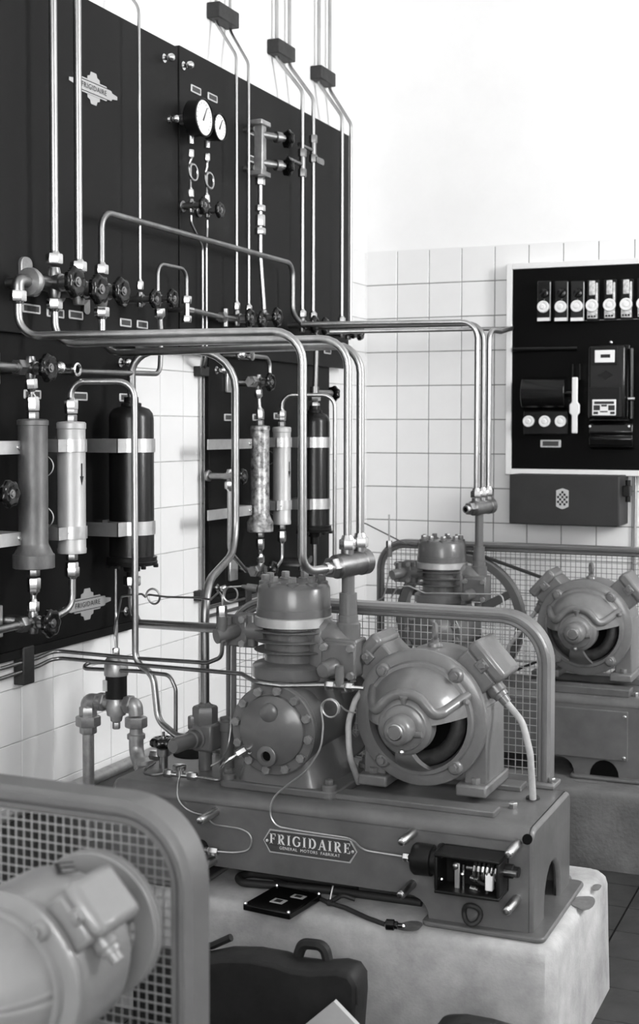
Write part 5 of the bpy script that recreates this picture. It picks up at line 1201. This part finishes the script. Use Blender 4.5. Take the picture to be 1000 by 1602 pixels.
mb.loft(rings); mb.build('case_body', 'leather', t); MB().tube([V((c.x-.05, -3.33, c.z-.002)), V((c.x, -3.33, c.z+.012)), V((c.x+.05, -3.33, c.z-.002))], .006, .02, 8).build('case_handle', 'leather', t)

# ------------------------------------------------------------------ electrical board on the back wall
EX0, EX1, EZ0, EZ1 = .666, 1.66, 1.275, 2.173
t = thing('electrical_board', 'black electrical board with pale frame on the tiled wall', 'electrical board', ((EX0+EX1)/2, -.03, EZ0))
MB().bb((EX0+.022, -.042, EZ0+.022), (EX1-.022, -.006, EZ1-.022)).build('board_sheet', 'black_board', t, smooth=0)
fw = .024
for a, b in (((EX0, -.055, EZ0), (EX0+fw, -.006, EZ1)), ((EX1-fw, -.055, EZ0), (EX1, -.006, EZ1)), ((EX0+fw, -.055, EZ0), (EX1-fw, -.006, EZ0+fw)), ((EX0+fw, -.055, EZ1-fw), (EX1-fw, -.006, EZ1))):
    MB().bb(a, b).build('frame_rail', 'white_paint', t, bev=.002)
YE = -.042
def E(px, py, d=0.): return PY(px, py, YE-d)
def knob(parent, c, r, d=.02):
    k = MB().lathe(V((c.x, c.y, c.z)), -Y_, [(0, r*.96), (d*.6, r), (d*.85, r*.94), (d*.86, r*.7), (d*.7, r*.66), (d*.72, r*.4), (d, r*.34), (d*1.02, r*.02)], 24).build('fuse_cap', 'porcelain', parent); return k
pos = [(854, 480), (881, 480), (906, 479)]
for i, (px, py) in enumerate(pos):
    c = E(px+1, py-2); lab = ['black fuse switch with white cap, leftmost in the top row', 'black fuse switch with white cap, second in the top row', 'black fuse switch with white cap, third in the top row'][i]
    zb = E(px, 505).z; zt_ = E(px, 441).z; hw = .029
    t = thing('fuse_switch', lab, 'switch', (c.x, YE, zb), 'black fuse switches on the board')
    MB().bb((c.x-hw, YE-.045, zb), (c.x+hw, YE, zt_)).build('switch_body', 'bakelite', t, bev=.004)
    knob(t, V((c.x, YE-.045, E(px, py, .045).z)), .0255)
    MB().bb((c.x-hw+.002, YE-.047, zb+.004), (c.x+hw-.004, YE-.044, zb+.018)).build('label_strip', 'white_paint', t, smooth=0)
    MB().bb((c.x+hw-.003, YE-.047, zb+.004), (c.x+hw+.001, YE-.044, zt_-.006)).build('edge_trim', 'steel', t, smooth=0)
    zk = E(px, 460).z; MB().lathe((c.x+.003, YE-.044, zk), -Y_, [(0, .021), (.012, .018), (.014, .01)], 16).build('turn_knob', 'bakelite', t)
    MB().box((c.x+.003, YE-.062, zk), (.036, .02, .009), Matrix.Rotation(-.8, 3, 'Y')).build('turn_grip', 'bakelite', t, bev=.003)
    MB().ball((c.x+.003, YE-.045, E(px, 470).z), .003, 8).build('screw', 'nickel', t)
for i, px in enumerate((930, 957, 983, 1009, 1036)):
    c = E(px, 478); lab = ['clear covered fuse block, first after the black switches', 'clear covered fuse block, second after the black switches', 'clear covered fuse block, third after the black switches', 'clear covered fuse block cut by the picture edge', 'clear covered fuse block beyond the picture edge'][i]
    zb = E(px, 502-i).z; zt_ = E(px, 439-i).z; hw = .026
    t = thing('fuse_block', lab, 'fuse block', (c.x, YE, zb), 'clear fuse blocks on the board')
    MB().bb((c.x-hw, YE-.03, zb), (c.x+hw, YE, zt_)).build('block_body', 'plate_dark', t, bev=.003)
    MB().bb((c.x-hw*.6, YE-.036, (zb+zt_)/2+.02), (c.x+hw*.35, YE-.028, zt_-.004)).build('contact_strip', 'sight_plastic', t, bev=.003)
    MB().bb((c.x+hw*.4, YE-.034, zb+.01), (c.x+hw*.8, YE-.028, zt_-.012)).build('contact_strip', 'sight_plastic', t, bev=.003)
    MB().bb((c.x-hw*.9, YE-.036, zb+.006), (c.x+hw*.8, YE-.028, zb+.05)).build('terminal_strip', 'sight_plastic', t, bev=.003)
    for k in (-1, 0, 1): MB().ball((c.x+k*.012-.002, YE-.037, zb+.016), .0045, 8).build('screw', 'plate_dark', t)
    knob(t, V((c.x, YE-.036, E(px, 478-i, .04).z)), .0265)
c = E(995, 500); pipe('pair of bare bus wires under the clear fuse blocks', [V((E(918, 502).x, YE-.02, E(918, 502).z)), V((1.6, YE-.02, E(918, 502).z))], .002, .01, 'wire', 'bus_wire', cat='wire', n=6)
# main switch with porcelain handle
a = E(818, 591, .03); b = E(886, 640, .03)
t = thing('main_switch', 'black main switch with a curved lid and pale lever', 'switch', ((a.x+b.x)/2, YE, b.z))
hc = (a.z-b.z)/2; cm = (a.z+b.z)/2
MB().prism([(-hc, 0), (-hc, .03)]+[(-hc*math.cos(PI*k/12), .03+.045*math.sin(PI*k/12)) for k in range(1, 12)]+[(hc, .03), (hc, 0)], (a.x, YE, cm), Z_, -Y_, V((b.x-a.x, 0, 0))).build('switch_lid', 'bakelite', t, bev=.004)
lz1, lz0 = E(897, 590, .07).z, E(899, 678, .07).z; lx = E(899, 630, .07).x
MB().prism([(-.012, lz1), (.012, lz1), (.012, lz0+.13), (.022, lz0+.12), (.022, lz0+.085), (.012, lz0+.075), (.012, lz0), (-.012, lz0), (-.012, lz0+.075), (-.022, lz0+.085), (-.022, lz0+.12), (-.012, lz0+.13)], (lx, YE-.055, 0), X_, Z_, V((0, -.016, 0))).build('lever', 'porcelain', t, bev=.004)
MB().bb((lx-.016, YE-.05, lz1-.01), (lx-.010, YE, lz1+.055)).build('lever_guide', 'bakelite', t); MB().bb((lx+.014, YE-.05, lz1-.01), (lx+.02, YE, lz1+.055)).build('lever_guide', 'bakelite', t)
MB().cyl((b.x-.002, YE-.04, cm), (lx, YE-.04, cm), .012).build('switch_shaft', 'bakelite', t)
a = E(820, 643, .03); b = E(890, 680, .03); t = thing('fuse_bank', 'black fuse bank with three white caps under the main switch', 'fuse bank', ((a.x+b.x)/2, YE, b.z))
MB().bb((a.x, YE-.04, b.z), (b.x, YE, a.z)).build('bank_body', 'bakelite', t, bev=.004)
for px in (828, 853, 878): c = E(px, 659, .04); knob(t, V((c.x, YE-.04, c.z)), .0245)
# conduit line above the main switch
o = pipe('black conduit crossing the board above the main switch', [V((E(805, 546).x, YE-.012, E(850, 546).z)), V((E(905, 546).x, YE-.012, E(850, 546).z))], .011, .02, 'bakelite', 'conduit', cat='conduit')
# meter
a = E(921, 541, .07); b = E(979, 656, .07); t = thing('electricity_meter', 'black electricity meter with white number window', 'meter', ((a.x+b.x)/2, YE, b.z))
MB().bb((a.x-.004, YE-.03, b.z-.01), (b.x+.008, YE, a.z+.006)).build('meter_back', 'bakelite', t, bev=.006)
MB().bb((a.x, YE-.085, b.z), (b.x, YE-.02, a.z)).build('meter_cover', 'bakelite', t, bev=.012)
def rect(parent, name, x0, y0, x1, y1, d, th, m_, bev=.002):
    p = E(x0, y0, d); q = E(x1, y1, d); return MB().bb((p.x, YE-d-th, q.z), (q.x, YE-d+.004, p.z)).build(name, m_, parent, bev=bev)
rect(t, 'window_rim', 926, 543, 966, 571, .085, .004, 'plate_dark'); wn = rect(t, 'number_window', 931, 548, 962, 567, .087, .004, 'dial')
rect(wn, 'number_strip', 940, 554.5, 955, 559.5, .0895, .002, 'ink', 0)
d = E(948, 587, .085); MB().prism([(-.034, 0), (-.01, .012), (0, .02), (.01, .012), (.034, 0), (.01, -.012), (0, -.02), (-.01, -.012)], (d.x, YE-.084, d.z), X_, Z_, V((0, -.003, 0))).build('maker_badge', 'plate_dark', t)
rect(t, 'plate_rim', 923, 606, 970, 652, .085, .005, 'plate_dark')
rp = rect(t, 'rating_plate', 927, 625, 964, 650, .088, .004, 'porcelain')
for k, (x0, y0, x1, y1) in enumerate(((930, 628, 961, 632), (929, 634, 939, 642), (952, 634, 962, 642), (941, 633, 950, 636), (929, 644, 936, 648), (955, 644, 962, 648), (939, 643, 951, 645))): rect(rp, 'print_block', x0, y0, x1, y1, .0905, .002, 'box_paint', 0)
d = E(945, 616, .085); MB().torus((d.x, YE-.088, d.z), Y_, .011, .002, 18, 6).build('plate_lock', 'steel', t)
d = E(954, 535, .05); MB().ball((d.x, YE-.02, d.z), .009, 10).build('top_screw', 'nickel', t)
p1 = E(988, 545, .04); p2 = E(988, 655, .04); MB().cyl((p1.x, YE-.04, p1.z), (p2.x, YE-.04, p2.z), .013).build('side_tube', 'bakelite', t)
d = E(989, 624, .05); MB().cyl((d.x-.014, YE-.06, d.z), (d.x+.014, YE-.06, d.z), .008).build('seal_screw', 'nickel', t)
a = E(921, 660, .06); b = E(990, 703, .06); t = thing('terminal_cover', 'black ribbed terminal cover below the meter', 'cover', ((a.x+b.x)/2, YE, b.z))
hh_ = a.z-b.z; MB().prism([(0, 0), (0, .03), (hh_*.12, .055), (hh_*.4, .062), (hh_*.5, .052), (hh_*.6, .062), (hh_*.92, .055), (hh_, .04), (hh_, 0)], (a.x, YE, b.z), Z_, -Y_, V((b.x-a.x, 0, 0))).build('cover_shell', 'bakelite', t, bev=.006)
for px in (923, 984): d = E(px, 667, .06); MB().ball((d.x, YE-.055, d.z), .006, 8).build('cover_screw', 'porcelain', t)
d = E(862, 694); t = MB().prism(rrect(.088, .032, .003, 3), (d.x, YE+.0005, d.z), X_, Z_, V((0, -.005, 0))).build('name_card_holder', 'label_frame', origin=(d.x, YE, d.z-.016), bev=.001); tag(t, 'name card holder low on the black electrical board', 'card holder')
MB().bb((d.x-.034, YE-.006, d.z-.010), (d.x+.034, YE-.0045, d.z+.010)).build('name_card', 'label_card', t, smooth=0)
# grey junction box below the board
a = PY(798, 742, -.2); b = PY(968, 824, -.2)
t = thing('junction_box', 'long grey box with a crest below the electrical board', 'box', ((a.x+b.x)/2, -.1, b.z))
MB().bb((a.x, -.2, b.z), (b.x+.002, -.006, a.z)).build('box_body', 'box_paint', t, bev=.004)
MB().bb((a.x, -.206, b.z+.0), (b.x-.0, -.199, a.z)).build('box_front', 'box_paint', t, bev=.003)
d = PY(880, 781, -.207); cr = MB().prism([(-.026, .036), (-.01, .042), (0, .045), (.01, .042), (.026, .036), (.026, -.03), (.01, -.038), (0, -.041), (-.01, -.038), (-.026, -.03)], (d.x, -.2055, d.z), X_, Z_, V((0, -.002, 0))).build('crest', 'label_frame', t, smooth=0)
for i in range(5):
    for j in range(6):
        if (i+j) % 2 == 0 and not (i in (0, 4) and j == 0): MB().bb((d.x-.022+i*.009, -.2083, d.z+.024-j*.010), (d.x-.0135+i*.009, -.2072, d.z+.0335-j*.010)).build('crest_check', 'ink' if (i*j) % 3 else 'plate_dark', cr, smooth=0)
e_ = PY(989, 768, -.1); MB().box((b.x+.018, -.12, e_.z), (.03, .05, .045)).build('box_latch', 'black_paint', t, bev=.004)
MB().cyl((b.x+.022, -.12, e_.z-.045), (b.x+.022, -.12, e_.z+.045), .011, n=12).build('latch_pin', 'black_paint', t)
d = PY(990, 1000, -.02)
pipe('slim conduit running down the tiles right of the junction box', [V((1.215, -.014, EZ0)), V((1.215, -.014, .3))], .007, .02, 'wire', 'conduit', cat='conduit')

# ------------------------------------------------------------------ foreground extras: rear wheel behind the pale motor
flywheel('pale rimmed wheel between the foreground motor and its guard', (OMF.x, 0, OMF.z), .092, OMF.y+.175, OMF.y+.195, 'light_enamel')
c = OMF; text_mb('E', .06, (OMF.x+.012, OMF.y+.10, OMF.z+.0975), V((.75, .66, 0)), V((-.66, .75, 0)), 0).build('letter_mark', 'ink', front_motor, smooth=0)
t = thing('motor_stand', 'pale block carrying the foreground motor', 'motor stand', (OMF.x, OMF.y+.08, .556))
MB().bb((OMF.x-.12, OMF.y-.02, .556), (OMF.x+.12, OMF.y+.17, OMF.z-.1135)).build('stand_block', 'light_enamel', t, bev=.006)

a = PY(338, 1332, BYF-.016); t = thing('oil_fitting', 'bright flare fitting where the oil capillary enters the base front', 'pipe fitting', a-Z_*.012)
MB().hexn(a-X_*.02, X_, .011, .026).build('flare_nut', 'nickel', t); MB().cyl(a-X_*.05, a-X_*.015, .009, n=12).build('fitting_body', 'brass_dull', t)
MB().lathe((a.x-.05, BYF+.001, a.z), -Y_, [(0, .02), (.03, .02), (.034, .016)], 18).build('wall_boss', 'black_paint', t)
